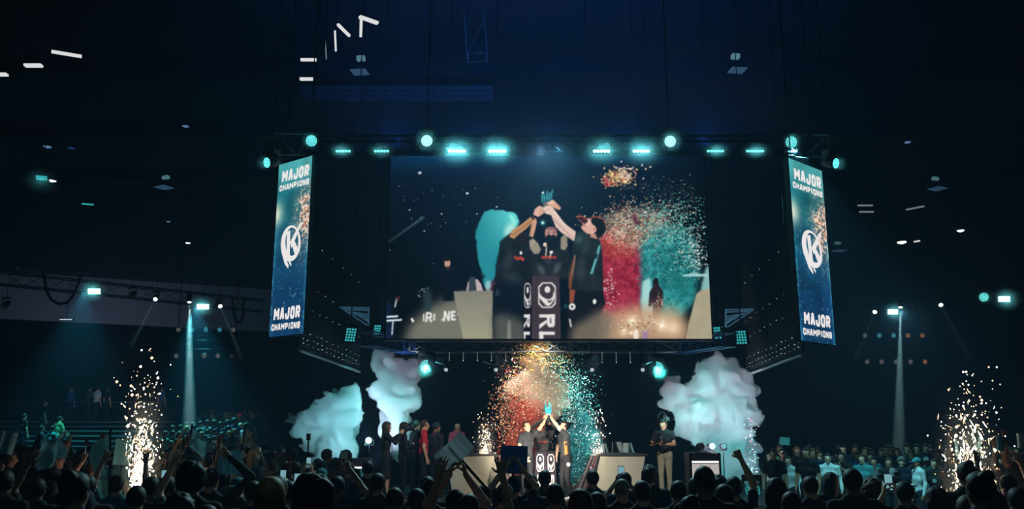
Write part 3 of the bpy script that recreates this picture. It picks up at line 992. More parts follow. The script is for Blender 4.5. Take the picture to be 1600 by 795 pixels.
# ------------------------------------------------------------------ the two hanging banners
def banner(inner, outer, zb, zt, label, flip, seed):
    """inner/outer: (x,y) of the two vertical edges; u runs left to right as seen"""
    L, R = (outer, inner) if not flip else (inner, outer)
    L, R = Vector((*L, 0)), Vector((*R, 0))
    dx = (R - L)
    wd = dx.length
    e = dx.normalized()
    nrm = Vector((e.y, -e.x, 0))         # towards the viewer
    hgt = zt - zb
    root = empty('hanging_banner', ((L.x + R.x) / 2, (L.y + R.y) / 2, zb), label, 'banner')
    nx, ny = 90, 300
    u, v = np.meshgrid(np.linspace(0, 1, nx), np.linspace(0, 1, ny))      # v from bottom
    q = np.stack([u * 3.2, v * 11, np.full_like(u, seed * 1.0)], -1)
    n1, n3 = vnoise(q * 1.5, 61), vnoise(q * 4, 62)
    n8 = vnoise(q * 11, 63)
    t = np.clip((v - .25) / .75, 0, 1)[..., None]
    c = np.array([16, 58, 96]) * (1 - t) + np.array([36, 124, 134]) * t
    mid = np.exp(-((v - .74) / .10) ** 2)[..., None]
    c = c * (1 - .45 * mid * (1 - np.abs(u - .5) * 1.3)[..., None]) + np.array([6, 70, 68]) * .45 * mid
    top = np.clip((v - .82) / .1, 0, 1)[..., None]
    c = c * (1 - top) + np.array([70, 160, 164]) * top
    c *= (.86 + .3 * n1)[..., None]
    # pale flare on the left edge, warm confetti on the right
    fl = np.exp(-(u / .2) ** 2 - ((v - .70) / .07) ** 2)[..., None]
    c = c * (1 - fl) + np.array([214, 226, 205]) * fl
    w = np.clip(np.exp(-((u - 1.0 + .25 * n1) / .26) ** 2 - ((v - .66) / .17) ** 2) * (n3 * .8 + n8 * .9 - .25) * 1.6, 0, 1)[..., None]
    wc = np.where(n8[..., None] > .55, np.array([236, 214, 196]), np.array([196, 130, 104]))
    c = c * (1 - w) + wc * w
    r = np.random.default_rng(seed)
    sp = (r.random(u.shape) > .988) & (n3 > .45)
    c = np.where(sp[..., None], np.array([130, 205, 215]), c)
    ed = (np.exp(-(u / .06) ** 2) + np.exp(-((1 - u) / .06) ** 2)) * (v < .6) * n3
    c = c + np.array([40, 90, 90]) * (ed * .8)[..., None]
    c = np.clip(c, 0, 255) / 255
    c = np.where(c <= .04045, c / 12.92, ((c + .055) / 1.055) ** 2.4)
    base = np.array(L)
    pts = base + u[..., None] * np.array(dx) + v[..., None] * np.array([0, 0, hgt]) + np.array([0, 0, zb])
    me = grid_mesh('banner_face', pts, c, MATS.get('led_banner') or vcol_glow('led_banner', 1.0))
    MATS['led_banner'] = me.materials[0]
    o = bpy.data.objects.new('banner_face', me)
    COL.objects.link(o)
    o.parent = root
    o.matrix_parent_inverse = Matrix.Translation(root.location).inverted()
    pt = lambda a, b, off=.006: L + dx * a + Vector((0, 0, zb + b * hgt)) + nrm * off
    back = nrm * -.12
    q = [L - nrm * .004, R - nrm * .004, R + back, L + back]
    MB().hexa([p + Vector((0, 0, zb - .02)) for p in q], [p + Vector((0, 0, zt + .02)) for p in q]).build('cabinet', M_BLACK, root)
    white = glow('led_white', (234, 232, 232), 1.0)
    for txt, a0, a1, b0, b1, nm in (('MAJOR', .12, .93, .885, .955, 'lettering'), ('CHAMPIONS', .06, .95, .835, .872, 'lettering'),
                                    ('MAJOR', .11, .88, .088, .158, 'lettering'), ('CHAMPIONS', .06, .90, .032, .070, 'lettering')):
        mb = MB()
        for q in text_quads(txt, a0, a1, b0, b1, hw=.19 if txt == 'MAJOR' else .17, shear=.12):
            mb.poly([pt(a, b) for a, b in q])
        lo = mb.build(nm, white, root)
        lo['label'] = 'white block letters reading ' + txt
    # emblem: thick tilted ring with a K stroke
    mb = MB()
    cx, cy, N = .50, .515, 40
    ell = lambda t, rx, ry, ox, oy, rot: (cx + ox + (math.cos(t) * rx * math.cos(rot) - math.sin(t) * ry * math.sin(rot)), cy + (oy + (math.cos(t) * rx * math.sin(rot) + math.sin(t) * ry * math.cos(rot))) * .285)
    for i in range(N):
        t0, t1 = 2 * math.pi * i / N, 2 * math.pi * (i + 1) / N
        mb.poly([pt(*ell(t0, .29, .37, 0, 0, .25)), pt(*ell(t1, .29, .37, 0, 0, .25)), pt(*ell(t1, .19, .29, .035, .03, .2)), pt(*ell(t0, .19, .29, .035, .03, .2))])
    kk = lambda pts: mb.poly([pt(cx + a, cy + b * .285, .008) for a, b in pts])
    kk([(-.13, .24), (-.03, .27), (.0, -.28), (-.10, -.24)])
    kk([(-.02, .02), (.24, .36), (.33, .40), (.04, -.10)])
    kk([(.02, .02), (.08, .08), (.28, -.20), (.16, -.28)])
    kk([(-.27, -.12), (-.16, -.20), (-.02, -.44), (-.03, -.50), (-.14, -.40)])
    kk([(-.16, -.20), (-.04, -.28), (.06, -.42), (.05, -.47)])
    eo = mb.build('emblem', white, root)
    eo['label'] = 'white round emblem with a slanted K'
    for a in (.15, .85):
        p = pt(a, 1.0, -.06)
        MB().tube(p, (p.x, p.y, CEIL - .01), .012).build('hanger', M_BLACK, root)
    return root


banner((-3.92, 16.0), (-4.73, 16.6), CAMZ + 1.883, CAMZ + 5.386, 'tall LED banner reading MAJOR CHAMPIONS hanging left of the big screen', False, 3)
banner((5.22, 15.4), (6.14, 16.22), CAMZ + 1.688, CAMZ + 5.14, 'tall LED banner reading MAJOR CHAMPIONS hanging right of the big screen', True, 4)


# dark mesh side panels of the hanging rig, seen from inside
def side_panel(px0, py0, Y0, px1, py1, Y1, zt, label):
    a, b = P(px0, py0, Y0), P(px1, py1, Y1)
    zb = (a.z + b.z) / 2
    root = empty('rig_side_panel', ((a.x + b.x) / 2, (a.y + b.y) / 2, zb), label, 'panel')
    n = 4
    s = Vector((-.05 if a.x < 0 else .05, 0, 0))
    for i in range(n):
        p, q = a.lerp(b, (i + .012) / n), a.lerp(b, (i + .988) / n)
        for (l0, l1) in ((zb + .08, zb + 1.15), (zb + 1.19, zt)):
            MB().hexa([(p.x, p.y, l0), (q.x, q.y, l0), (q.x + s.x, q.y, l0), (p.x + s.x, p.y, l0)], [(p.x, p.y, l1), (q.x, q.y, l1), (q.x + s.x, q.y, l1), (p.x + s.x, p.y, l1)]).build('mesh_panel', M_BLACK, root)
    MB().tube((a.x, a.y, zb), (b.x, b.y, zb), .035).build('bottom_rail', mat('rail_grey', (150, 155, 160), .4, .5), root)
    for t in (.15, .85):
        p = a.lerp(b, t)
        MB().tube((p.x + s.x * .5, p.y, zt - .02), (p.x + s.x * .5, p.y, CEIL - .01), .012).build('hanger', M_BLACK, root)
    mb = MB()
    sg = 1 if a.x < 0 else -1
    r = np.random.default_rng(5)
    for (row, cnt) in ((.16, 15), (.26, 15), (.40, 12), (.9, 10), (1.35, 8), (2.3, 6)):
        for i in range(cnt):
            t = (i + .5 + r.uniform(-.15, .15)) / cnt
            p = a.lerp(b, t)
            s_ = r.uniform(.008, .017)
            mb.box((p.x + sg * .01, p.y, zb + row + r.uniform(-.02, .02)), (s_, s_ * 1.4, s_))
    k = mb.build('glint_dots', glow('pin_white', (170, 195, 205), .8), root)  # reflected glints put in as tiny glowing dots
    k['kind'] = 'stuff'
    return root


side_panel(468, 545, 16.8, 562, 582, 22.6, 6.4, 'dark mesh panel of the rig left of the screen, dotted with tiny glints')
side_panel(1254, 556, 16.4, 1166, 584, 22.0, 6.3, 'dark mesh panel of the rig right of the screen, dotted with tiny glints')

# ------------------------------------------------------------------ lamps
G_TEAL = glow('led_teal', (104, 238, 236), 2.0)
G_TEALHOT = glow('led_teal_hot', (196, 255, 252), 2.6)
G_TEALDIM = glow('led_teal_dim', (60, 190, 195), 0.8)
G_WHITE = glow('lamp_white', (236, 240, 245), 2.0)
G_COOL = glow('lamp_cool', (190, 205, 215), 0.8)


# halo of a lamp: an added ball of haze lit by the lamp's own spot
M_PUFF = bpy.data.materials.new('lamp_halo')
M_PUFF.use_nodes = True
_n = M_PUFF.node_tree
_n.nodes.clear()
_tc = _n.nodes.new('ShaderNodeTexCoord')
_ln = _n.nodes.new('ShaderNodeVectorMath')
_ln.operation = 'LENGTH'
_mr = _n.nodes.new('ShaderNodeMapRange')
_mr.inputs['From Min'].default_value = 1.0
_mr.inputs['From Max'].default_value = 0.1
_mr.inputs['To Min'].default_value = 0.0
_mr.inputs['To Max'].default_value = 0.8
_mr.interpolation_type = 'SMOOTHSTEP'
_vs = _n.nodes.new('ShaderNodeVolumeScatter')
_vs.inputs['Color'].default_value = (.8, .95, 1, 1)
_vo = _n.nodes.new('ShaderNodeOutputMaterial')
_n.links.new(_tc.outputs['Object'], _ln.inputs[0])
_n.links.new(_ln.outputs['Value'], _mr.inputs['Value'])
_n.links.new(_mr.outputs[0], _vs.inputs['Density'])
_n.links.new(_vs.outputs[0], _vo.inputs['Volume'])
PUFF = MB().ball((0, 0, 0), 1.0, 10).build('lamp_halo', M_PUFF)
PUFF_ME = PUFF.data
bpy.data.objects.remove(PUFF)


def puff(root, pos, d, s, u, rs, ru, rd):
    o = bpy.data.objects.new('lamp_halo', PUFF_ME)
    COL.objects.link(o)
    o.parent = root
    R = Matrix((s, d, u)).transposed().to_4x4()
    o.matrix_parent_inverse = Matrix()
    o.matrix_local = Matrix.Translation(pos - root.location) @ R @ Matrix.Diagonal((rs, rd, ru, 1))
    o['kind'] = 'stuff'
    return o


def frame_from(dirv):
    d = Vector(dirv).normalized()
    s = d.cross(Vector((0, 0, 1)))
    s = s.normalized() if s.length > 1e-3 else Vector((1, 0, 0))
    return d, s, s.cross(d).normalized()


def ring_head(pos, face, r, label, group='round wash lights of the rig', power=10, gm=None, on=None, hang=CEIL - .01):
    """moving-head wash light: round face full of LEDs, housing, yoke, base"""
    gm = gm or G_TEAL
    pos = Vector(pos)
    d, s, u = frame_from(face)
    root = empty('wash_light', pos, label, 'stage light', group)
    MB().lathe(pos, -d, [(-.01, r * 1.02), (.05, r * 1.06), (.14, r * .9), (.26, r * .55), (.30, r * .3)], 18).build('housing', M_BLACK, root, True)
    mb = MB()
    k = 0
    for n, rr in ((1, 0), (6, .3), (12, .58), (18, .86)):
        for i in range(n):
            t = 2 * math.pi * i / n + rr
            k += 1
            if on is not None and not on(math.cos(t) * rr, math.sin(t) * rr):
                continue
            c = pos + d * .012 + s * (math.cos(t) * rr * r) + u * (math.sin(t) * rr * r)
            mb.lathe(c, d, [(0, r * .10), (.010, r * .085), (.015, r * .03)], 7)
    lo = mb.build('led_array', gm, root)
    lo['kind'] = 'stuff'
    for q in (-1, 1):
        MB().tube(pos - d * .12 + s * (q * r * 1.15), pos - d * .12 + s * (q * r * 1.15) + Vector((0, 0, r * 1.3)), .022).build('yoke', M_BLACK, root)
    MB().box(pos - d * .12 + Vector((0, 0, r * 1.3 + .05)), (r * 2.5, .16, .1), rz=math.atan2(s.y, s.x)).build('base', M_BLACK, root)
    if hang < pos.z:
        MB().tube(pos - d * .14, (pos.x - d.x * .14, pos.y - d.y * .14, 0), .02).build('stand', M_BLACK, root)
    else:
        MB().tube(pos - d * .12 + Vector((0, 0, r * 1.3 + .1)), (pos.x - d.x * .12, pos.y - d.y * .12, hang), .012, n=5).build('hanger', M_BLACK, root)
    if power:
        lamp('wash_glow', 'SPOT', pos + d * .03, power * .8, TEAL, pos + d * 2, .012, 174, .2)
        puff(root, pos + d * .08, d, s, u, r * (2.6 if power > 10 else 1.9), r * (2.6 if power > 10 else 1.9), r * 1.8)
    return root


FWD = (0, -1, -.25)
ring_head(P(487, 220, 16.1), FWD, .115, 'round teal LED light above the left hanging banner', power=7)
ring_head(P(1236, 222, 15.9), FWD, .115, 'round teal LED light above the right hanging banner', power=7)
ring_head(P(667, 220, 16.1), FWD, .115, 'bright round teal light left of the two long glowing bars', power=16, gm=G_TEALHOT)
ring_head(P(1047, 221, 16.1), FWD, .115, 'bright round teal light right of the glowing bars', power=16, gm=G_TEALHOT)
ring_head(P(418, 254, 15.6), (-.6, -.8, -.3), .10, 'small round teal light on the truss left of the left banner', power=2)
ring_head(P(1305, 255, 15.6), (.6, -.8, -.3), .10, 'small round teal light on the truss right of the right banner', power=2)
ring_head(P(667, 572, 20.0), (.1, -1, -.3), .16, 'half-lit teal light under the screen beside the left smoke plume', power=6, on=lambda x, y: x * x + y * y > .1 and x > -.2)
ring_head(P(1026, 575, 20.0), (.1, -1, -.3), .16, 'half-lit teal light under the screen left of the big smoke cloud', power=6, on=lambda x, y: x < .2 and abs(abs(y) - .5) < .45)
ring_head(P(1537, 464, 33), (-.2, -1, -.3), .18, 'round teal light on the faint truss at the far right', 'house lights', 4)
ring_head(P(1176, 766, 15.0), (-.2, -1, .15), .13, 'round ring-patterned light on the floor below the big smoke cloud', 'house lights', 2, gm=G_TEALDIM, hang=.01)


def led_bar(pos, n, length, label, hot=False, power=10, face=FWD, h=.07):
    pos = Vector(pos)
    d, s, u = frame_from(face)
    root = empty('led_bar', pos, label, 'stage light', 'glowing LED bars')
    q = [pos + s * a + u * b for a, b in ((-length / 2 - .05, -h), (length / 2 + .05, -h), (length / 2 + .05, h), (-length / 2 - .05, h))]
    MB().hexa([p - d * .16 for p in q][::-1], [p - d * .012 for p in q][::-1]).build('housing', M_BLACK, root)
    for i in range(n):
        c = pos + s * ((i + .5) / n - .5) * length - d * .012
        MB().lathe(c, d, [(0, length / n * .46), (.02, length / n * .42), (.03, length / n * .2)], 12).build('lens', G_TEALHOT if hot else G_TEAL, root)
    for k in (-.35, .35):
        p = pos + s * (k * length) - d * .09
        MB().tube(p, (p.x, 16.5, P(800, 229, 16.5).z - .17), .016).build('clamp', M_BLACK, root)
    if power:
        for k in ((-.3, .3) if hot else (0,)):
            lamp('bar_glow', 'SPOT', pos + d * .03 + s * (k * length), power * (1.5 if hot else .9) / (2 if hot else 1), TEAL, pos + d * 2 + s * (k * length), .012, 174, .2)
        puff(root, pos + d * .06, d, s, u, length * .5 + (.42 if hot else .2), .40 if hot else .2, .26)
    return root


NAMES = ['leftmost', 'second', 'third', 'fourth', 'fifth', 'sixth', 'seventh', 'rightmost']
for i, (x, n, L, hot, pw) in enumerate(((536, 5, .30, False, 6), (596, 5, .30, False, 6), (714, 5, .36, True, 30), (777, 5, .36, True, 30),
                                        (940, 5, .34, True, 20), (1002, 5, .34, True, 20), (1118, 6, .34, False, 8), (1180, 6, .36, False, 8))):
    lab = (NAMES[i] + ' of the eight glowing teal LED bars above the screen') if i in (0, 7) else (NAMES[i] + ' teal LED bar from the left above the screen')
    led_bar(P(x, 236, 16.1), n, L, lab, hot, pw)


def panel_light(px, py, Y, label, w=.5, h=.22, power=25, face=(0, -1, -.2), m=None, rows=2, cols=4):
    """rectangular LED panel made of square cells"""
    pos = P(px, py, Y)
    d, s, u = frame_from(face)
    root = empty('panel_light', pos, label, 'stage light', 'rectangular LED panels')
    q = [pos + s * a + u * b for a, b in ((-w / 2 - .03, -h / 2 - .03), (w / 2 + .03, -h / 2 - .03), (w / 2 + .03, h / 2 + .03), (-w / 2 - .03, h / 2 + .03))]
    MB().hexa([p - d * .14 for p in q][::-1], [p - d * .01 for p in q][::-1]).build('housing', M_BLACK, root)
    for i in range(cols):
        for j in range(rows):
            a, b = ((i + .5) / cols - .5) * w, ((j + .5) / rows - .5) * h
            cw_, ch_ = w / cols * (.46 if rows <= 2 else .33), h / rows * (.46 if rows <= 2 else .30)
            qq = [pos + s * (a + e * cw_) + u * (b + f * ch_) for e, f in ((-1, -1), (1, -1), (1, 1), (-1, 1))]
            MB().hexa([p - d * .01 for p in qq][::-1], [p + d * .008 for p in qq][::-1]).build('cell', m or G_TEALHOT, root)
    c_ = pos + u * (h / 2) - d * .07
    MB().tube(c_, (c_.x, c_.y, CEIL - .01), .015, n=5).build('hanger', M_BLACK, root)
    if power:
        lamp('panel_glow', 'SPOT', pos + d * .03, power * .55, TEAL, pos + d * 2, .012, 174, .2)
        puff(root, pos + d * .1, d, s, u, w * .5 + .45, h * .5 + .45, .4)
    return root


panel_light(147, 455, 33.2, 'glowing teal panel light in front of the pale bulkhead, left of the beams', power=40)
panel_light(317, 479, 34.6, 'glowing teal panel light right of the bright left beam', power=40)
panel_light(1395, 487, 34.6, 'glowing teal panel light just left of the right beam', w=.42, power=25)
panel_light(1569, 467, 33.0, 'glowing teal panel light at the far right edge', w=.46, power=30)
panel_light(103, 499, 37, 'thin pale blue light strip under the pale bulkhead', w=.55, h=.06, power=0, m=G_COOL, rows=1)
panel_light(548, 523, 19.5, 'tilted teal LED panel inside the rig below the left banner', w=.24, h=.34, power=0, face=(.45, -1, -.6), m=G_TEALDIM, rows=5)
panel_light(589, 517, 19.5, 'narrow teal LED panel tucked beside the lower left screen corner', w=.16, h=.3, power=0, face=(.5, -1, -.6), m=G_TEALDIM, rows=5, cols=3)
panel_light(1158, 527, 19.5, 'tilted teal LED panel inside the rig below the right banner', w=.24, h=.34, power=0, face=(-.45, -1, -.6), m=G_TEALDIM, rows=5)
panel_light(1121, 520, 19.5, 'narrow teal LED panel tucked beside the lower right screen corner', w=.16, h=.3, power=0, face=(-.5, -1, -.6), m=G_TEALDIM, rows=5, cols=3)
panel_light(65, 278, 24, 'striped teal LED panel on the truss at the upper left', w=.30, h=.16, power=3, face=(.3, -1, -1.2), m=G_TEALDIM, rows=1, cols=5)
panel_light(137, 319, 27, 'slim teal LED strip on the upper left truss', w=.36, h=.05, power=0, face=(.3, -1, -1.2), m=G_TEALDIM, rows=1)


def spot_fixture(pos, face, label, r=.09, gm=None, group='spot lamps', L=.34, hang=CEIL - .01):
    pos = Vector(pos)
    d, s, u = frame_from(face)
    root = empty('spot_lamp', pos, label, 'stage light', group)
    MB().lathe(pos, -d, [(-.02, r), (.02, r * 1.05), (L * .5, r * .9), (L * .85, r * .95), (L, r * .5)], 14).build('housing', M_BLACK, root, True)
    MB().lathe(pos + d * .01, d, [(0, r * .86), (.03, r * .7), (.045, r * .3)], 14).build('lens', gm or G_WHITE, root, True)
    up = 1 if hang > pos.z else -1
    c_ = pos - d * L * .4
    for q in (-1, 1):
        MB().tube(c_ + s * (q * r * 1.15), c_ + s * (q * r * 1.15) + Vector((0, 0, up * r * (2.0 if up > 0 else 1.2))), .013).build('yoke', M_BLACK, root)
    if up > 0:
        MB().box(c_ + Vector((0, 0, r * 2.0 + .03)), (r * 2.6, .1, .06)).build('base', M_BLACK, root)
        c_ = c_ + Vector((0, 0, r * 2.0 + .05))
    else:
        MB().tube(c_ + s * (r * 1.2) - Vector((0, 0, r * 1.2)), c_ - s * (r * 1.2) - Vector((0, 0, r * 1.2)), .015).build('base', M_BLACK, root)
        c_ = c_ - Vector((0, 0, r * 1.2))
    MB().tube(c_, (c_.x, c_.y, hang), .012, n=5).build('hanger' if up > 0 else 'stand', M_BLACK, root)
    return root


# beams: real narrow spots, each inside an added cone of denser haze
M_HAZE = bpy.data.materials.new('beam_haze')
M_HAZE.use_nodes = True
M_HAZE.node_tree.nodes.clear()
_v = M_HAZE.node_tree.nodes.new('ShaderNodeVolumeScatter')
_v.inputs['Color'].default_value = (.85, .97, 1, 1)
_v.inputs['Density'].default_value = .15
_o = M_HAZE.node_tree.nodes.new('ShaderNodeOutputMaterial')
M_HAZE.node_tree.links.new(_v.outputs[0], _o.inputs['Volume'])


def beam(px, py, Y, tx, ty, tY, label, energy, angle, col=ICE, r=.1, haze=None):
    p, t = P(px, py, Y), P(tx, ty, tY)
    spot_fixture(p, t - p, label, r, glow('beam_lens', (250, 255, 255), 5.0), 'beam lamps on the house trusses')
    dd = (t - p).normalized()
    lamp('beam_light', 'SPOT', p + dd * .08, energy, col, t, .03, angle, .35)
    if haze:
        L = (t - p).length
        k = math.tan(math.radians(angle / 2)) * 1.15
        o = MB().lathe(Vector((0, 0, 0)), dd, [(.14, .08), (L * .5, .03 + L * .5 * k), (L, .03 + L * k)], 20).build('light_beam', M_HAZE)
        o.location = p
        tag(o, haze, 'light beam', kind='stuff')


beam(296, 471, 33.5, 296, 668, 33.0, 'beam lamp shining straight down on the left', 9000, 5.2, (.66, .95, 1.0), haze='bright vertical light beam on the left')
beam(243, 467, 34.0, 205, 540, 31.0, 'faint beam lamp left of the bright left beam', 900, 2.4, haze='faint slanting light beam left of the bright vertical one')
beam(344, 478, 35.0, 378, 560, 32.0, 'faint beam lamp right of the teal panel on the left', 900, 2.4, haze='faint slanting light beam right of the bright vertical one')
beam(1407, 479, 34.0, 1404, 715, 33.2, 'beam lamp shining straight down on the right', 6000, 5.2, (.50, .95, 1.0), haze='vertical teal light beam on the right')
beam(1470, 476, 34.0, 1515, 560, 31.0, 'faint beam lamp right of the right beam', 200, 2.4, haze='faintest slanting light beam right of the right vertical one')
beam(1367, 487, 35.0, 1338, 560, 32.0, 'faint beam lamp left of the right teal panel', 200, 2.4, haze='faintest slanting light beam left of the right vertical one')

# arm-mounted white spots below the screen
for px, sgn, lab in ((697, -1, 'white spot on an arm beside the left half-lit teal light'), (775, -1, 'white spot on an arm left of the confetti column'),
                     (925, 1, 'white spot on an arm right of the confetti column'), (1004, 1, 'white spot on an arm beside the right half-lit teal light')):
    p = P(px, 577, 19.2)
    r_ = spot_fixture(p, (0, -.8, -.4), lab, .055, G_COOL, 'white spots under the screen', L=.2)
    MB().tube(p + Vector((0, .1, .1)), p + Vector((-.28 * -sgn if sgn > 0 else -.28, .5, .22)), .022).build('arm', M_TRUSS, r_)
ORD = ['first', 'second', 'third', 'fourth', 'fifth', 'sixth', 'seventh', 'eighth', 'ninth', 'tenth']
for i in range(8):
    x = 702 + i * 22 if i < 5 else 941 + (i - 5) * 22
    o = MB().ball(P(x, 563 if i < 5 else 566, 20.5), .016, 4)
    p = P(x, 563 if i < 5 else 566, 20.5)
    o.tube(p, (p.x, p.y, P(800, 541, 20.5).z - .1), .004, n=4)
    o = o.build('pin_light', glow('pin_white', (170, 195, 205), .8))
    tag(o, '%s tiny white pin light from the left in the row under the screen' % ORD[i], 'stage light', 'pin lights under the screen')
# wall of small lines inside the rig (racks seen beside the screen)
for sgn, (ax, ay), lab in ((1, (532, 480), 'bright-edged rack frame inside the rig left of the screen'), (-1, (1178, 483), 'bright-edged rack frame inside the rig right of the screen')):
    root = empty('rack_frame', P(ax + sgn * 20, ay + 10, 20), lab, 'rack')
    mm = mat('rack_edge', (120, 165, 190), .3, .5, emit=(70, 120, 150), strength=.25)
    for k in range(6):
        x0, y0 = ax + sgn * (k * 7), ay + k * 3.4
        MB().tube(P(x0, y0, 20), P(ax + sgn * 44, y0 + (1 if k < 2 else 5), 20.6), .02, n=6).build('rail', mm, root)
    MB().tube(P(ax, ay, 20), P(ax + sgn * 42, ay + 28, 20), .02, n=6).build('post', mm, root)
    MB().tube(P(ax + sgn * 44, ay, 20.6), P(ax + sgn * 44, ay + 28, 20.6), .02, n=6).build('post', mm, root)


# four-by-two audience frames with small round lamps
def lamp_frame(px, py, Y, w, lab, cols):
    c = P(px, py, Y)
    root = empty('lamp_frame', c, lab, 'stage light')
    for dz in (0, -.35):
        MB().tube(c + Vector((-w / 2, 0, dz)), c + Vector((w / 2, 0, dz)), .035).build('rail', M_TRUSSD, root)
    for dx in (-w / 2, w / 2):
        MB().tube(c + Vector((dx, 0, -.35)), (c.x + dx, c.y, CEIL - .01), .02).build('hanger', M_TRUSSD, root)
    k = 0
    for dz in (.42, -.62):
        for i in range(5):
            x = -w / 2 + w * (i + .1) / 4.2
            p = c + Vector((x, -.1, dz))
            h = MB().lathe(p, (0, 1, .2), [(0, .1), (.06, .12), (.2, .08)], 10).build('can', M_BLACK, root)
            MB().lathe(p - Vector((0, .01, 0)), (0, -1, -.2), [(0, .09), (.03, .05)], 10).build('lens', cols[k % len(cols)], h)
            h2 = h.children[0]
            h2.matrix_parent_inverse = Matrix()
            k += 1
    return root


g1, g2 = glow('blinder_dim', (120, 120, 120), .35), glow('blinder_teal', (60, 140, 160), .6)
g3 = glow('blinder_warm', (150, 95, 70), .5)
lamp_frame(322, 532, 34, 2.3, 'dim frame of small round lamps hanging behind the left beam', [g1, g2, g2, g2, g1, g1, MATS['blinder_dim'], g1, g1, glow('blinder_dark', (60, 55, 60), .3)])
lamp_frame(1396, 541, 34, 2.4, 'dim frame of small round lamps hanging behind the right beam', [g1, g2, g2, g3, g3, g1, g1, g1, g1, g3])


# ceiling lights
def strip(px, py, Z, length, ang, lab, gm, tilt=0.0, w=.14):
    w *= .62
    length *= .85
    p = PZ(px, py, Z)
    root = empty('ceiling_tube', p, lab, 'ceiling light', 'white ceiling lights')
    v = Vector((math.cos(ang), math.sin(ang), tilt)).normalized()
    s = v.cross(Vector((0, 0, 1))).normalized() * w / 2
    a, b = p - v * length / 2, p + v * length / 2
    up = Vector((0, 0, .06))
    MB().hexa([a - s + up, b - s + up, b + s + up, a + s + up], [a - s * .5 + up * 2, b - s * .5 + up * 2, b + s * .5 + up * 2, a + s * .5 + up * 2]).build('housing', M_BLACK, root)
    MB().hexa([a - s * .8, b - s * .8, b + s * .8, a + s * .8], [a - s * .8 + up, b - s * .8 + up, b + s * .8 + up, a + s * .8 + up]).build('diffuser', gm, root)
    for t in (.2, .8):
        q = a.lerp(b, t) + up
        MB().tube(q, (q.x, q.y, CEIL - .01), .008, n=4).build('wire', M_BLACK, root)
    return root


GS = glow('tube_white', (225, 228, 232), .95)
GS2 = glow('tube_dim', (150, 160, 170), .5)
strip(104, 86, 12, .85, .44, 'slanting white ceiling tube at the upper left', GS, w=.2)
strip(52, 104, 12, .55, 0, 'short white ceiling light left of the slanting tube', GS, w=.3)
strip(4, 118, 12, .3, 0, 'white ceiling light cut by the left edge of the picture', GS, w=.3)
strip(576, 33, 12, .6, .7, 'upper right tube of the white ceiling light cluster', GS, w=.2)
strip(564, 45, 12, 1.1, 1.75, 'tall tube under the slanting one in the white light cluster', GS, w=.14)
strip(537, 49, 12, .75, 1.30, 'wedge-shaped white tube in the middle of the light cluster', GS, w=.12)
strip(524, 66, 12, 1.3, 1.75, 'long thin white tube in the ceiling light cluster', GS, w=.09)
strip(509, 80, 12, 1.2, 1.75, 'faintest thin tube of the white ceiling light cluster', GS2, w=.05)
strip(482, 95, 12, .5, 0, 'short flat white light at the lower end of the cluster', GS, w=.16)
strip(479, 125, 12, .45, 0, 'lowest flat white light below the cluster', GS, w=.22)
strip(353, 385, 11, .2, 0, 'tiny white ceiling light right of the bright white lamp', GS, w=.2)
strip(1430, 326, 11, .85, -.85, 'dim grey tube right of the right banner', GS2, w=.08)
strip(1352, 322, 11, .7, 0, 'dim double white light right of the right banner, upper strip', GS2, w=.1)
strip(1354, 332, 11, .7, 0, 'dim double white light right of the right banner, lower strip', GS2, w=.1)


def high_bay(px, py, Z, w, lab, strength=1.0, skew=0.0):
    p = PZ(px, py, Z)
    root = empty('high_bay_light', p, lab, 'ceiling light', 'square high bay lights')
    MB().box(p + Vector((0, 0, .04)), (w, w * .9, .05), rz=skew).build('housing', M_BLACK, root)
    MB().box(p + Vector((0, 0, .005)), (w * .92, w * .82, .02), rz=skew).build('diffuser', glow('bay_blue_%.1f' % strength, (62, 98, 132), .55 * strength), root)  # panel is off; its blue reflection is put in as a dim glow
    MB().box(p + Vector((0, .1, .45)), (w * .45, .15, .12), rz=skew).build('driver_box', glow('bay_tip_%.1f' % strength, (100, 150, 165), .6 * strength), root)  # bright spot above the panel put in as glow on the box
    MB().tube(p + Vector((0, .1, .06)), (p.x, p.y + .1, CEIL - .01), .012, n=5).build('rod', M_BLACK, root)
    return root


high_bay(562, 113, 11.6, .46, 'square blue-tinted ceiling light left of the hanging truss', 1.0, -.15)
high_bay(1152, 110, 11.6, .46, 'square blue-tinted ceiling light high on the right', 1.0, .15)
high_bay(256, 293, 11.6, .62, 'square blue-tinted ceiling light left of the left banner', .8, -.5)
high_bay(1465, 295, 11.6, .62, 'square blue-tinted ceiling light at the right, above the dim tube', .7, .5)
high_bay(1311, 392, 11.6, .7, 'square blue-tinted ceiling light touching the right banner edge', .5, .3)
high_bay(398, 384, 11.6, .7, 'square blue-tinted ceiling light touching the left banner edge', .5, -.3)
high_bay(100, 385, 11.6, .6, 'faint square ceiling light above the pale bulkhead', .35, -.3)


def dome(px, py, Z, r, lab, gm):
    p = PZ(px, py, Z)
    root = empty('dome_lamp', p, lab, 'ceiling light', 'small dome lamps')
    MB().lathe(p, (0, 0, 1), [(0, r), (r * .5, r * .95), (r * 1.1, r * .4), (r * 1.5, r * .15)], 12).build('shade', M_BLACK, root, True)
    MB().lathe(p - Vector((0, 0, r * .35)), (0, 0, 1), [(0, r * .3), (r * .2, r * .8), (r * .38, r * .9)], 12).build('bulb', gm, root, True)
    MB().tube(p + Vector((0, 0, r * 1.4)), (p.x, p.y, CEIL - .01), .01, n=4).build('wire', M_BLACK, root)
    return root


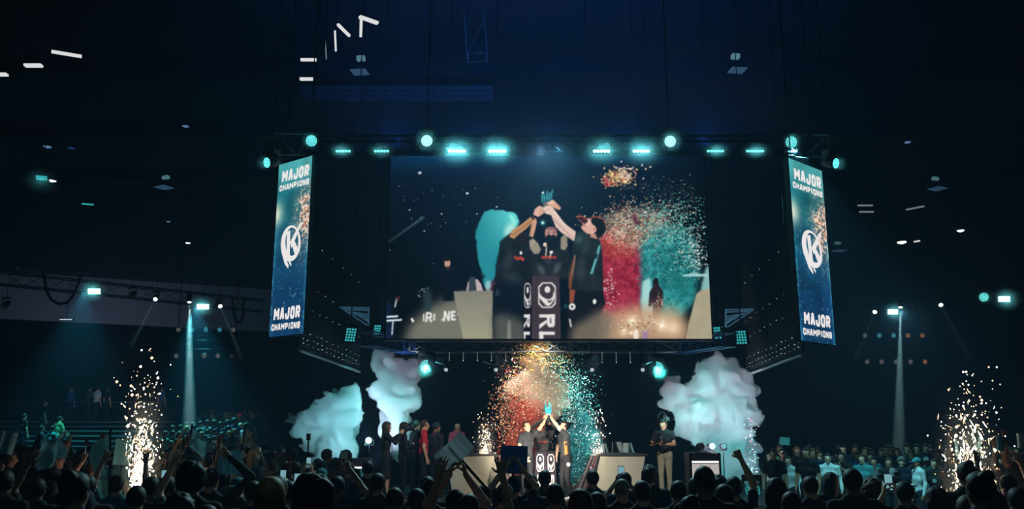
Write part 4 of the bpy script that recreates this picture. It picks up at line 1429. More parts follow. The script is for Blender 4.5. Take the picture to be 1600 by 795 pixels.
GD = glow('dome_blue', (95, 135, 180), .7)
GH = glow('dome_bright', (240, 244, 250), 3.0)
dome(290, 197, 12, .12, 'small blue dome lamp below the first ceiling tubes on the left', GD)
dome(1418, 222, 12, .12, 'small blue dome lamp high on the right', GD)
dome(293, 380, 11, .22, 'bright white dome lamp left of the left banner', GH)
dome(263, 346, 11, .10, 'tiny pale dome lamp up and left of the bright white one', GD)
dome(1409, 378, 11, .24, 'bright white dome lamp right of the right banner', GH)
strip(1432, 378, 11, .4, -.9, 'small white tube beside the bright right dome lamp', GS, w=.1)
dome(82, 282, 9.8, .13, 'bright white lamp on the upper left truss', GH)
dome(1501, 360, 9.2, .14, 'bright white lamp on the far right truss', GH)
dome(74, 229, 11, .14, 'dim lamp above the upper left truss', GD)
dome(111, 231, 11, .12, 'dimmest blue lamp above the upper left truss', glow('dome_navy', (30, 60, 120), .6))
dome(1495, 357, 36.0 * .3, .05, 'tiny glint lamp next to the bright far right lamp', GS2)

# draped cables on the left and right trusses
for lab, pts, Y in (('thick black cable hanging in a loop from the left truss', [(68, 426), (70, 440), (73, 455), (80, 468), (92, 475), (104, 473), (114, 463), (121, 448), (124, 440), (126, 430)], 33),
                    ('short black cable loop near the left banner', [(363, 466), (364, 478), (366, 494), (371, 504), (377, 502), (380, 490), (380, 480), (381, 468)], 35)):
    tag(MB().path([P(x, y, Y) for x, y in pts], .055, 8).build('cable', M_CLOTH), lab, 'cable')
# box speakers and lamps silhouetted against the pale bulkhead
for px, py, lab in ((28, 418, 'black box lamp on the left truss near the picture edge'), (205, 462, 'slim black lamp hanging in front of the pale bulkhead'), (6, 478, 'black lamp hanging at the left picture edge')):
    spot_fixture(P(px, py, 33), (0, -1, -.6), lab, .12, glow('off_lens', (30, 34, 44), .3), 'unlit lamps at the bulkhead')

# ------------------------------------------------------------------ stage
STG = 0.6
YF = 18.2
M_STAGE = mat('stage_floor', (70, 74, 76), .45, var=.2, nscale=3)
stage = empty('stage', (XC, 21.5, 0), 'low dark stage platform under the players', 'stage')
SXL, SXR, YB = -4.6, 6.6, 26.0
for i in range(8):
    x0, x1 = SXL + (SXR - SXL) * i / 8, SXL + (SXR - SXL) * (i + 1) / 8
    for j in range(3):
        y0, y1 = YF + (YB - YF) * j / 3, YF + (YB - YF) * (j + 1) / 3
        MB().box(((x0 + x1) / 2, (y0 + y1) / 2, STG - .06), (x1 - x0 - .01, y1 - y0 - .01, .12)).build('deck_panel', M_STAGE, stage)
MB().box(((SXL + SXR) / 2, YF + .03, .27), (SXR - SXL, .05, .53)).build('skirt', M_CLOTH, stage)
MB().box(((SXL + SXR) / 2, (YF + YB) / 2, .27), (SXR - SXL - .3, YB - YF - .3, .52)).build('underframe', M_CLOTH, stage)
mk = MB().box((P(897, 787, 19).x, 18.9, STG + .004), (.35, .5, .006)).build('floor_marking', mat('marking_amber', (190, 140, 60), .6), stage)

# desks
M_DESK = mat('desk_beige', (196, 190, 166), .6, var=.06, nscale=5)
M_STRIPE = mat('desk_stripe', (30, 22, 26), .5)
M_STRIPE2 = mat('desk_stripe_red', (92, 34, 44), .5)


def desk(pxi, pxo, sgn, lab):
    """pxi: inner top edge, pxo outer; inner side leans in towards the bottom"""
    zt = STG + .95
    Y0, Y1 = 20.6, 22.6
    xi, xo = P(pxi, 710, Y0).x, P(pxo, 710, Y0).x
    root = empty('player_desk', ((xi + xo) / 2, Y0, STG), lab, 'desk')
    lean = -sgn * .34
    z = [STG, zt]

    def prism(xa0, xb0, xa1, xb1, ya, yb, nm, m, za=STG, zb=zt):
        lo, hi = sorted((xa0, xb0)), sorted((xa1, xb1))
        MB().hexa([(lo[0], ya, za), (lo[1], ya, za), (lo[1], yb, za), (lo[0], yb, za)], [(hi[0], ya, zb), (hi[1], ya, zb), (hi[1], yb, zb), (hi[0], yb, zb)]).build(nm, m, root)
    prism(xi + lean * .7, xo - sgn * .2, xi, xo, Y0, Y1, 'front_panel', M_DESK)
    prism(xi - sgn * .03 + lean * .7, xi - sgn * .40 + lean * .7, xi - sgn * .03, xi - sgn * .22, Y0 - .04, Y1, 'side_panel', mat('desk_side', (120, 108, 104), .6))
    for k in range(3):
        t0, t1 = .06 + k * .30, .06 + k * .30 + .14
        a0, a1 = xi + lean * .7 - sgn * (.03 + .37 * t0), xi + lean * .7 - sgn * (.03 + .37 * t1)
        b0, b1 = xi - sgn * (.03 + .19 * t0), xi - sgn * (.03 + .19 * t1)
        prism(a0, a1, b0, b1, Y0 - .06, Y0 - .038, 'stripe', M_STRIPE if k != 1 else M_STRIPE2)
    MB().box(((xi + xo) / 2, (Y0 + Y1) / 2, zt + .02), (abs(xo - xi) + .1, Y1 - Y0 + .05, .04)).build('desk_top', mat('desk_top', (60, 60, 62), .4), root)
    return root


desk(938, 1008, 1, 'beige trapezoid desk with striped end, right of the players')
desk(772, 696, -1, 'beige trapezoid desk with striped end, left of the players')

M_CHW = mat('chair_white', (205, 200, 200), .5)
M_CHB = mat('chair_dark', (32, 36, 42), .6)


def gaming_chair(px, Y, py, rz, lab):
    p = P(px, py, Y)
    root = empty('gaming_chair', (p.x, Y, STG), lab, 'chair', 'high-backed chairs at the desks', rz)
    top = p.z - STG

    def prt(nm, m, mb):
        o = mb.build(nm, m, root, origin=None)
        o.matrix_parent_inverse = Matrix()
        return o
    prt('seat', M_CHB, MB().box((0, 0, .46), (.5, .5, .1)))
    bk = MB()
    pr = [(.48, .22), (.75, .23), (1.0, .2), (top - .12, .13), (top, .09)]
    for (z0, w0), (z1, w1) in zip(pr[:-1], pr[1:]):
        y0, y1 = .22 + (z0 - .48) * .15, .22 + (z1 - .48) * .15
        bk.hexa([(-w0, y0, z0), (w0, y0, z0), (w0, y0 + .09, z0), (-w0, y0 + .09, z0)], [(-w1, y1, z1), (w1, y1, z1), (w1, y1 + .09, z1), (-w1, y1 + .09, z1)])
    prt('backrest', M_CHB, bk)
    for s in (-1, 1):
        w = MB()
        for (z0, w0), (z1, w1) in zip(pr[1:-1], pr[2:]):
            y0, y1 = .18 + (z0 - .48) * .15, .18 + (z1 - .48) * .15
            q0, q1 = (s * w0, s * (w0 + .06)) if s > 0 else (s * (w0 + .06), s * w0)
            r0, r1 = (s * w1, s * (w1 + .05)) if s > 0 else (s * (w1 + .05), s * w1)
            w.hexa([(q0, y0, z0), (q1, y0, z0), (q1, y0 + .14, z0), (q0, y0 + .14, z0)], [(r0, y1, z1), (r1, y1, z1), (r1, y1 + .14, z1), (r0, y1 + .14, z1)])
        prt('side_bolster', M_CHW, w)
        prt('armrest', M_CHB, MB().box((s * .3, .02, .66), (.07, .3, .04)).box((s * .3, .02, .55), (.05, .06, .2)))
    prt('post', M_BLACK, MB().tube((0, 0, .1), (0, 0, .42), .03))
    b = MB()
    for k in range(5):
        t = k * 2 * math.pi / 5
        b.tube((0, 0, .1), (.3 * math.cos(t), .3 * math.sin(t), .05), .025, .018)
    prt('star_base', M_BLACK, b)
    for k in range(5):
        t = k * 2 * math.pi / 5
        prt('caster', M_BLACK, MB().ball((.3 * math.cos(t), .3 * math.sin(t), .03), .03, 5))
    return root


gaming_chair(962, 23.4, 693, 1.25, 'high-backed chair behind the right desk, nearest the sparks')
gaming_chair(982, 24.2, 690, 1.9, 'middle high-backed chair behind the right desk')
gaming_chair(1000, 23.5, 692, 1.1, 'high-backed chair behind the right end of the right desk')
gaming_chair(743, 23.4, 693, -1.4, 'high-backed chair behind the left desk, beside the sparks')
gaming_chair(694, 23.6, 692, -1.2, 'high-backed pale-edged chair left of the left desk')

# podium, corner towards the hall
pc = P(853, 706, 19.4)
ph = pc.z - STG
pod = empty('podium', (pc.x, 19.75, STG), 'dark square podium with white emblems under the trophy', 'podium', rz=math.pi / 4)
hw = .165


def pprt(nm, m, mb, par=None):
    o = mb.build(nm, m)
    o.parent = par or pod
    return o


pprt('body', mat('podium_dark', (34, 30, 36), .5), MB().hexa([(-hw * 1.08, -hw * 1.08, 0), (hw * 1.08, -hw * 1.08, 0), (hw * 1.08, hw * 1.08, 0), (-hw * 1.08, hw * 1.08, 0)], [(-hw, -hw, ph), (hw, -hw, ph), (hw, hw, ph), (-hw, hw, ph)]))
pprt('top_plate', M_BLACK, MB().box((0, 0, ph + .01), (hw * 2.05, hw * 2.05, .02)))
M_PRINT = mat('print_white', (178, 176, 172), .6, var=.03)
for face in (0, 1):
    # face 0: local -x side, face 1: local -y side; both turned to the hall
    def fp(a, b, off=.004, face=face):
        k = hw * 1.08 + (hw - hw * 1.08) * (b / ph) + off
        return (-k, -(a - .5) * 2 * hw, b) if face == 0 else ((a - .5) * 2 * hw, -k, b)
    mb = MB()
    cx, cy, rx, ry = .5, ph - .24, .34, .19
    oc = [(.22, 0), (.78, 0), (1, .16), (1, .84), (.78, 1), (.22, 1), (0, .84), (0, .16)]
    ob = [(cx + (a - .5) * 2 * rx, cy - (b - .5) * 2 * ry) for a, b in oc]
    ib = [(cx + (a - .5) * 2 * rx * .82, cy - (b - .5) * 2 * ry * .88) for a, b in oc]
    for i in range(8):
        j = (i + 1) % 8
        mb.poly([fp(*ob[i]), fp(*ob[j]), fp(*ib[j]), fp(*ib[i])])
    sw = [(.08, .42), (.25, .56), (.45, .64), (.66, .60), (.80, .44), (.86, .56), (.74, .74), (.48, .76), (.62, .92), (.40, .88), (.2, .72), (.08, .60)]
    for i in range(5):
        q = [sw[i], sw[i + 1], sw[10 - i], sw[11 - i]]
        mb.poly([fp(cx + (a - .5) * 2 * rx, cy - (b - .5) * 2 * ry) for a, b in q])
    cir = [(cx + math.cos(t) * .11, cy + .085 + math.sin(t) * .045) for t in np.linspace(0, 2 * math.pi, 13)[:-1]]
    mb.poly([fp(*q) for q in cir])
    e = pprt('emblem', M_PRINT, mb)
    e['label'] = 'white octagon emblem with a swoosh'
    mb = MB()
    for li, ch in enumerate('RL'):
        for q in glyph_quads(ch, (.15, .13)):
            # turned a quarter turn clockwise: letter up points right
            mb.poly([fp(.22 + b * .56, ph - .50 - li * .30 - a * .25) for a, b in q])
    e = pprt('lettering', M_PRINT, mb)
    e['label'] = 'white letters RL turned sideways'

# light boxes at the stage sides
M_CASE = mat('case_dark', (60, 56, 60), .5)
G_BOX = glow('box_front', (196, 188, 184), .85)


def light_box(px, py, Y, w, h, lab, dim=1.0):
    p = P(px, py, Y)
    root = empty('light_box', (p.x, Y, 0), lab, 'light box')
    zt = p.z
    MB().box((p.x, Y + .25, zt / 2), (w, .5, zt)).build('case', M_CASE, root)
    MB().box((p.x, Y - .012, zt - .2), (w * .94, .02, .04)).build('light_bar', glow('box_bar', (235, 240, 245), 1.4), root)
    n = 3
    for i in range(n):
        x = p.x + ((i + .5) / n - .5) * w * .9
        MB().box((x, Y - .012, zt - .2 - .04 - h / 2), (w * .9 / n - .012, .02, h)).build('front_panel', G_BOX if dim == 1 else glow('box_teal', (60, 120, 130), .35), root)
    for k in (-1, 1):
        MB().box((p.x + k * w * .46, Y - .01, zt / 2), (.05, .03, zt)).build('corner_trim', M_TRUSSD, root)
    return root


light_box(1101, 707, 19.4, .70, .45, 'boxy light stand with a glowing front, below the big smoke cloud')
light_box(556, 716, 19.6, .62, .5, 'teal-tinted light box left of the woman filming', .4)
for px, lab, gm in ((1096, 'unlit round lamp on top of the boxy light stand', glow('lens_off', (40, 44, 50), .3)), (1113, 'lit round lamp on top of the boxy light stand', glow('lens_on', (190, 235, 232), 1.6))):
    p = P(px, 697, 19.65)
    spot_fixture(Vector((p.x, p.y, p.z)), (0.05, -1, .05), lab, .085, gm, 'round lamps at the stage sides', L=.22, hang=STG)
p = P(576, 688, 19.8)
spot_fixture(p, (0, -1, 0), 'bright white lamp left of the woman filming', .085, glow('lens_hot', (225, 245, 255), 4), 'round lamps at the stage sides', L=.22, hang=STG)
p = P(1131, 697, 19.9)
spot_fixture(p, (0, -1, 0), 'teal lamp half hidden in the smoke right of the light stand', .07, glow('lens_teal', (110, 200, 205), 1.0), 'round lamps at the stage sides', L=.22, hang=STG)
# small red sign in the stand
p = P(377, 650, 36)
rs = empty('red_sign', p, 'small glowing red sign above the left stand', 'sign')
MB().box(p, (.26, .06, .16)).build('face', glow('red_sign', (230, 40, 70), 1.0), rs)
MB().box(p + Vector((0, .05, 0)), (.32, .05, .22)).build('case', M_BLACK, rs)
MB().tube(p + Vector((0, .06, -.1)), (p.x, p.y + .06, 0.0), .02).build('pole', M_BLACK, rs)
# tall thin pole stand in front of the left cloud
p = P(482, 686, 15.5)
ms = empty('pole_stand', (p.x, p.y, 0), 'thin black pole stand with a small head in front of the left cloud', 'stand')
MB().tube((p.x, p.y, 0), (p.x, p.y, p.z), .014).build('pole', M_BLACK, ms)
MB().box((p.x, p.y, p.z + .04), (.06, .08, .12)).build('head', M_BLACK, ms)
for k in range(3):
    t = k * 2.094
    MB().tube((p.x, p.y, .3), (p.x + .35 * math.cos(t), p.y + .35 * math.sin(t), 0.01), .012).build('leg', M_BLACK, ms)

# ------------------------------------------------------------------ people
M_EYE = mat('eye_dark', (24, 18, 16), .3)
M_LIP = mat('lip', (150, 84, 76), .6)


def skin(i):
    return mat('skin_%d' % i, [(226, 178, 150), (204, 150, 118), (160, 108, 80), (112, 74, 56)][i], .55, var=.06, nscale=14)


def cloth(name, col):
    return mat('cloth_' + name, col, .85, var=.18, nscale=9)


HAIRC = {'black': (18, 15, 15), 'brown': (52, 34, 24), 'auburn': (92, 48, 28), 'blond': (172, 138, 92), 'grey': (120, 116, 112)}


def hairm(n):
    return mat('hair_' + n, HAIRC[n], .6, var=.35, nscale=30)


V3 = lambda *a: np.array(a, float)
nrmz = lambda v: v / (np.linalg.norm(v) + 1e-9)


def hand(S, Wr, d, n, side, style, reg=0, big=1.0):
    """palm + five fingers; d finger direction, n palm normal, side +1 right / -1 left"""
    d = nrmz(d)
    n = nrmz(n - d * (n @ d))
    s = np.cross(d, n) * side          # towards the thumb side
    curl = {'open': .10, 'relax': .45, 'hold': .95, 'fist': 1.55, 'flat': .05}[style]
    g = big
    for o in (-.030, -.010, .010, .030):
        S.cap(Wr + d * .015 * g + s * o * .6 * g, Wr + d * .085 * g + s * o * g, .0145 * g, .0125 * g, reg, .012)
    spread = .16 if style in ('open',) else .03
    for i, (o, L) in enumerate(((.031, .072), (.011, .082), (-.010, .076), (-.030, .060))):
        dirf = nrmz(d + s * (o / .03) * spread)
        p = Wr + d * .088 * g + s * o * g
        ang = 0
        for j, (fr, r0, r1) in enumerate(((.46, .0105, .0098), (.32, .0098, .0092), (.26, .0092, .008))):
            ang += curl * (1.0 if j else .75)
            v = dirf * math.cos(ang) + n * math.sin(ang)
            q = p + v * L * fr * g
            S.cap(p, q, r0 * g, r1 * g, reg, .003)
            p = q
    tb = Wr + d * .028 * g + s * .026 * g
    td = nrmz(s * .75 + d * .65 + n * (.3 + .35 * min(curl, 1)))
    tm = tb + td * .048 * g
    td2 = nrmz(d * .8 + s * (.45 - .5 * min(curl, 1)) + n * (.2 + .7 * min(curl, 1)))
    S.cap(tb, tm, .0135 * g, .0118 * g, reg, .008)
    S.cap(tm, tm + td2 * .034 * g, .0115 * g, .0095 * g, reg, .004)


DEF = dict(h=.014, lean=(0, 0), head=(0, 0), wide=1.0, sleeve='short', bottom='trousers', belly=0.0,
           L=None, R=None, legs=None, style=('relax', 'relax'), palmL=None, palmR=None, hdirL=None, hdirR=None, face=True)


def body_mesh(name, **kw):
    """faces +Y, feet on z=0, 1.75 tall; slots: skin, top, bottom, shoe, eye, lip"""
    k = dict(DEF)
    k.update(kw)
    w = k['wide']
    lx, ly = k['lean']                       # sideways, forward
    hipz = k.get('hip', .95)
    hip = V3(0, 0, hipz)
    up = nrmz(V3(lx, ly, 1))
    chest = hip + up * .33
    neck = hip + up * .53
    hp, hyaw = k['head']                     # pitch back(+), yaw
    Rh = Matrix.Rotation(hyaw, 3, 'Z') @ Matrix.Rotation(hp, 3, 'X')
    Rn = np.array(Rh)
    headc = neck + up * .035 + Rn @ V3(0, .018, .095)
    side = nrmz(np.cross(V3(0, 1, 0), up))
    shL, shR = neck - up * .07 - side * .185 * w, neck - up * .07 + side * .185 * w
    dL = (V3(-.24 * w, -.01, 1.13), V3(-.25 * w, .06, .88))
    dR = (V3(.24 * w, -.01, 1.13), V3(.25 * w, .06, .88))
    L = k['L'] or dL
    R = k['R'] or dR
    L, R = [V3(*p) for p in L], [V3(*p) for p in R]
    legs = k['legs'] or (((-.095, .015, .50), (-.10, -.01, .075)), ((.095, .015, .50), (.10, -.01, .075)))
    pts = [hip, headc + V3(0, 0, .13), *L, *R] + [V3(*p) for l in legs for p in l]
    lo, hi = np.min(pts, 0) - .24, np.max(pts, 0) + .26
    lo[2] = min(lo[2], -.02)
    S = SDF(lo, hi, k['h'])
    # torso
    bel = k['belly']
    S.cap(hip - up * .02 - side * .055, hip - up * .02 + side * .055, .115 * w, .115 * w, 2, .03, .92)
    S.cap(hip + up * .04, hip + up * .16, (.140 + bel) * w, (.132 + bel) * w, 1, .04, .78 + bel * 2)
    S.cap(chest - side * .06 * w - up * .04, chest + side * .06 * w - up * .04, .122 * w, .122 * w, 1, .05, .88)
    S.cap(neck - up * .085 - side * .12 * w, neck - up * .085 + side * .12 * w, .078, .078, 1, .05)
    S.cap(neck - up * .02 - side * .05, neck - up * .02 + side * .05, .062, .062, 1, .04)
    # neck and head
    S.cap(neck - up * .02, headc - Rn @ V3(0, .02, .05), .056, .052, 0, .02)
    S.ell(headc + Rn @ V3(0, -.008, .025), (.074, .094, .088), 0, .02, Rh)
    S.ell(headc + Rn @ V3(0, .016, -.035), (.058, .072, .080), 0, .03, Rh)
    if k['face']:
        S.cap(headc + Rn @ V3(0, .086, .012), headc + Rn @ V3(0, .104, -.022), .008, .013, 0, .010)
        S.cap(headc + Rn @ V3(-.03, .076, .022), headc + Rn @ V3(.03, .076, .022), .012, .012, 0, .012)
        S.ell(headc + Rn @ V3(0, .068, -.092), (.024, .018, .018), 0, .02, Rh)
        for s in (-1, 1):
            S.ell(headc + Rn @ V3(s * .074, -.006, -.008), (.012, .020, .032), 0, .006, Rh)
    # arms
    slv = k['sleeve']
    for sh, (el, wr), sd, st_, pn, hd in ((shL, L, -1, k['style'][0], k['palmL'], k['hdirL']), (shR, R, 1, k['style'][1], k['palmR'], k['hdirR'])):
        S.cap(sh, sh * .5 + el * .5, .056 * w, .050, 1, .035)
        S.cap(sh * .5 + el * .5, el, .047, .040, 1 if slv == 'long' else 0, .012)
        if slv != 'long':
            S.cap(sh, sh * .42 + el * .58, .058 * w, .056, 1, .02)
        S.cap(el, el * .6 + wr * .4, .040, .038, 1 if slv == 'long' else 0, .02)
        S.cap(el * .6 + wr * .4, wr, .038, .026, 1 if slv == 'long' else 0, .015)
        if slv == 'long':
            S.cap(el, el * .12 + wr * .88, .047, .037, 1, .02)
        fd = nrmz(wr - el) if hd is None else nrmz(V3(*hd))
        n = V3(*pn) if pn is not None else V3(-sd, 0, 0)
        hand(S, wr, fd, n, sd, st_, 0, 1.0)
    # legs
    bt = k['bottom']
    for i, (kn, an) in enumerate(legs):
        kn, an = V3(*kn), V3(*an)
        hj = hip + side * (.088 * (-1 if i == 0 else 1)) * w - up * .03
        lr = 0 if bt in ('dress', 'shorts') else 2
        S.cap(hj, kn, .094 * w, .064, 2, .035)
        S.cap(kn, kn * .6 + an * .4, .060, .058, lr, .02)
        S.cap(kn * .6 + an * .4, an, .058, .044 if lr == 0 else .052, lr, .02)
        fd = V3(.06 * (-1 if i == 0 else 1), 1, 0)
        fd = nrmz(fd)
        S.cap(an + V3(0, -.025, -.035), an + fd * .06 + V3(0, 0, -.040), .040, .038, 3, .01)
        S.cap(an + fd * .06 + V3(0, 0, -.040), an + fd * .155 + V3(0, 0, -.048), .038, .028, 3, .01)
    if bt == 'dress':
        S.cap(hip, hip - up * .42, .15 * w, .19 * w, 2, .03, .8)
    if k['face']:
        for s in (-1, 1):
            S.paint(headc + Rn @ V3(s * .031, .082, .004), .0095, 4)
        for x in (-.015, 0, .015):
            S.paint(headc + Rn @ V3(x, .086, -.056), .012, 5)
    me = S.mesh(name, [skin(0), cloth('black', (16, 17, 20)), cloth('denim', (28, 34, 46)), mat('shoe', (40, 40, 42), .6), M_EYE, M_LIP])
    return dict(mesh=me, head=headc.copy(), Rh=Rh, top=headc[2] + .115, L=L[1], R=R[1], k=k)


def hair_mesh(style, h=.011):
    """in head coordinates: origin at the head centre, facing +Y"""
    ext = {'long': (.2, .2, .48), 'bun': (.2, .22, .2)}.get(style, (.2, .22, .2))
    S = SDF((-.17, -.2, -ext[2]), (.17, .22, .24), h)
    ax = [S.lo[i] + h * np.arange(S.n[i]) for i in range(3)]
    X, Y, Z = np.meshgrid(*ax, indexing='ij', sparse=True)

    def cut(d):
        S.f = np.maximum(S.f, d.astype(np.float32))
    if style in ('short', 'curly', 'crop'):
        t = {'short': .012, 'curly': .034, 'crop': .004}[style]
        S.ell((0, -.012, .035), (.076 + t, .098 + t, .092 + t), 0, 0)
        cut(np.minimum(Y - (.035 - .25 * Z), .068 - Z))
        cut(-.062 - Z + 0 * X + 0 * Y + .25 * np.maximum(Y, 0))
        if style == 'curly':
            p = np.stack(np.broadcast_arrays(X, Y, Z), -1) * 38
            S.f = S.f + ((vnoise(p, 3) - .5) * .022).astype(np.float32)
    elif style == 'long':
        S.ell((0, -.012, .035), (.092, .112, .106), 0, 0)
        S.cap((0, -.045, -.02), (0, -.075, -.30), .088, .062, 0, .04, .75)
        S.cap((-.07, -.01, -.02), (-.085, .0, -.26), .034, .026, 0, .03)
        S.cap((.07, -.01, -.02), (.085, .0, -.26), .034, .026, 0, .03)
        cut(np.minimum(Y - (.040 - .15 * Z), .068 - Z))
        p = np.stack(np.broadcast_arrays(X * 60, Y * 60, Z * 12), -1)
        S.f = S.f + ((vnoise(p, 4) - .5) * .010).astype(np.float32)
    elif style == 'bun':
        S.ell((0, -.012, .035), (.084, .106, .098), 0, 0)
        S.ell((0, -.085, .105), (.045, .045, .042), 0, .01)
        cut(np.minimum(Y - (.035 - .25 * Z), .068 - Z))
        cut(-.055 - Z + 0 * X + 0 * Y)
    elif style in ('cap', 'capback'):
        S.ell((0, -.008, .040), (.088, .108, .098), 0, 0)
        cut(.028 - Z + 0 * X + 0 * Y)
        s = 1 if style == 'cap' else -1
        S.ell((0, s * .125 - .008, .034), (.066, .075, .008), 0, .004)
        S.ell((0, -.008, .139), (.010, .010, .006), 0, .002)
    elif style == 'hood':
        S.ell((0, -.02, .02), (.112, .128, .135), 0, 0)
        S.cap((0, -.05, -.10), (0, -.05, -.13), .10, .12, 0, .04, .8)
        cut(Y - .05 + 0 * X + 0 * Z)
    me = S.mesh('hair_' + style, [hairm('black')])
    return me


HAIR = {}


def get_hair(st_):
    if st_ not in HAIR:
        HAIR[st_] = hair_mesh(st_)
    return HAIR[st_]


BODIES = {}


def add_body(name, **kw):
    BODIES[name] = body_mesh('person_' + name, **kw)


U_ = 1.0
add_body('stand')
add_body('stand_long', sleeve='long', wide=1.08)
add_body('stand_slim', wide=.88, head=(.12, .3))
add_body('cross', sleeve='long', L=((-.27, .05, 1.15), (-.06, .24, 1.16)), R=((.27, .05, 1.15), (.08, .25, 1.20)), hdirL=(1, .1, .1), hdirR=(-1, .1, .1), palmL=(0, -1, 0), palmR=(0, -1, 0))
add_body('clap', L=((-.27, .10, 1.18), (-.06, .30, 1.36)), R=((.27, .10, 1.18), (.07, .30, 1.36)), palmL=(1, 0, 0), palmR=(-1, 0, 0), hdirL=(.1, .5, .8), hdirR=(-.1, .5, .8), style=('flat', 'flat'))
add_body('both_up', head=(.2, 0), L=((-.32, .06, 1.62), (-.26, .14, 1.88)), R=((.32, .06, 1.62), (.27, .14, 1.88)), style=('open', 'open'), palmL=(0, 1, 0), palmR=(0, 1, 0), h=.0115)
add_body('hold_up', head=(.15, 0), L=((-.26, .14, 1.62), (-.07, .26, 1.86)), R=((.26, .14, 1.62), (.07, .26, 1.86)), style=('hold', 'hold'), palmL=(1, .2, 0), palmR=(-1, .2, 0), hdirL=(.2, .2, 1), hdirR=(-.2, .2, 1), h=.0115)
add_body('fist_up', head=(.1, 0), R=((.24, .10, 1.66), (.13, .16, 1.93)), style=('relax', 'fist'), palmR=(0, 1, 0), h=.0115)
add_body('left_up', head=(.1, .1), L=((-.30, .08, 1.62), (-.20, .14, 1.90)), style=('open', 'relax'), palmL=(0, 1, 0), h=.0115)
add_body('phone_up', head=(.08, 0), L=((-.30, .18, 1.34), (-.075, .34, 1.60)), R=((.30, .18, 1.34), (.075, .34, 1.60)), style=('hold', 'hold'), palmL=(1, .1, 0), palmR=(-1, .1, 0), hdirL=(.25, .2, 1), hdirR=(-.25, .2, 1), h=.0125)
add_body('phone_high', head=(.2, 0), L=((-.30, .14, 1.56), (-.075, .30, 1.82)), R=((.30, .14, 1.56), (.075, .30, 1.82)), style=('hold', 'hold'), palmL=(1, .1, 0), palmR=(-1, .1, 0), hdirL=(.25, .2, 1), hdirR=(-.25, .2, 1), h=.0125)
add_body('arm_bent', head=(.05, -.2), R=((.40, .10, 1.66), (.14, .16, 1.86)), sleeve='long', style=('relax', 'open'), palmR=(0, 1, 0), h=.0125)
add_body('sit', hip=.50, lean=(0, .05), legs=(((-.13, .42, .50), (-.12, .40, .075)), ((.13, .42, .50), (.12, .40, .075))), L=((-.25, .10, .72), (-.12, .34, .62)), R=((.25, .10, .72), (.12, .34, .62)), bottom='trousers')


def person(bname, loc, rz, scale, label, group=None, top=None, bottom=None, sk=1, hair='short', hc='black', shoe=None, capm=None, cat='person'):
    B = BODIES[bname]
    o = bpy.data.objects.new('person', B['mesh'])
    COL.objects.link(o)
    o.location = loc
    o.rotation_euler = (0, 0, rz)
    o.scale = (scale,) * 3
    tag(o, label, cat, group)
    for i, m in enumerate((skin(sk), top, bottom, shoe)):
        if m is not None:
            o.material_slots[i].link = 'OBJECT'
            o.material_slots[i].material = m
    if hair:
        hm = get_hair(hair)
        nm = {'cap': 'cap', 'capback': 'cap', 'hood': 'hood'}.get(hair, 'hair')
        c = bpy.data.objects.new(nm, hm)
        COL.objects.link(c)
        c.parent = o
        c.location = Vector(B['head'])
        c.rotation_euler = B['Rh'].to_euler()
        c.material_slots[0].link = 'OBJECT'
        c.material_slots[0].material = capm if (capm is not None and nm != 'hair') else hairm(hc)
        if nm == 'cap':       # hair showing under the cap
            c2 = bpy.data.objects.new('hair', get_hair('crop'))
            COL.objects.link(c2)
            c2.parent = o
            c2.location = c.location
            c2.rotation_euler = c.rotation_euler
            c2.material_slots[0].link = 'OBJECT'
            c2.material_slots[0].material = hairm(hc)
    return o


def child_mb(o, name, mb, m, label=None):
    c = mb.build(name, m)
    c.parent = o
    if label:
        c['label'] = label
    return c


BLACKC = cloth('black', (16, 17, 20))
# ---- the three players and the trophy
PY = 20.0
tr = P(857, 648, PY)


def local(o_loc, rz, s, p):
    """world point -> person's coordinates"""
    q = Matrix.Rotation(-rz, 3, 'Z') @ (Vector(p) - Vector(o_loc)) / s
    return tuple(q)


def stage_pos(px, py_head, Y):
    p = P(px, py_head, Y)
    return Vector((p.x, Y, STG))


M_JKT = cloth('team_black', (44, 46, 48))
plA, rA = stage_pos(823, 690, 19.95), math.radians(-140)
tA = local(plA, rA, 1, tr + Vector((-.07, .0, -.09)))
add_body('playerA', h=.011, sleeve='short', lean=(.05, .10), head=(.35, -.1), L=((tA[0] * .5 - .10, tA[1] * .5 + .02, 1.58), (tA[0] - .02, tA[1], tA[2])),
         R=((.30, .08, 1.16), (.22, .20, .95)), hdirL=(.0, .3, 1), palmL=(.6, .6, 0), style=('hold', 'relax'))
person('playerA', plA, rA, 1.0, 'player left of the podium in dark jersey reaching up to the trophy', 'players lifting the trophy', M_JKT, BLACKC, 1, 'short', 'brown')
plB, rB = stage_pos(848, 690, 20.45), math.pi
tB1, tB2 = local(plB, rB, 1, tr + Vector((.10, 0.06, -.09))), local(plB, rB, 1, tr + Vector((-.10, 0.08, -.09)))
add_body('playerB', h=.011, sleeve='long', head=(.30, 0), L=((-.27, .12, 1.58), tB1), R=((.27, .12, 1.58), tB2), hdirL=(.2, .2, 1), hdirR=(-.2, .2, 1), palmL=(1, .3, 0), palmR=(-1, .3, 0), style=('hold', 'hold'))
oB = person('playerB', plB, rB, 1.0, 'player behind the podium in grey hoodie, head thrown back under the trophy', 'players lifting the trophy', cloth('hoodie_grey', (62, 62, 62)), BLACKC, 1, 'short', 'black')
pr_ = MB()
for k in range(5):
    pr_.box((-.08 + k * .04, .137, 1.27), (.026, .006, .034))
child_mb(oB, 'chest_print', pr_, cloth('print_red', (200, 62, 46)), 'red print across the chest')
plC, rC = stage_pos(884, 690, 19.95), math.radians(112)
tC = local(plC, rC, 1, tr + Vector((.06, .0, -.08)))
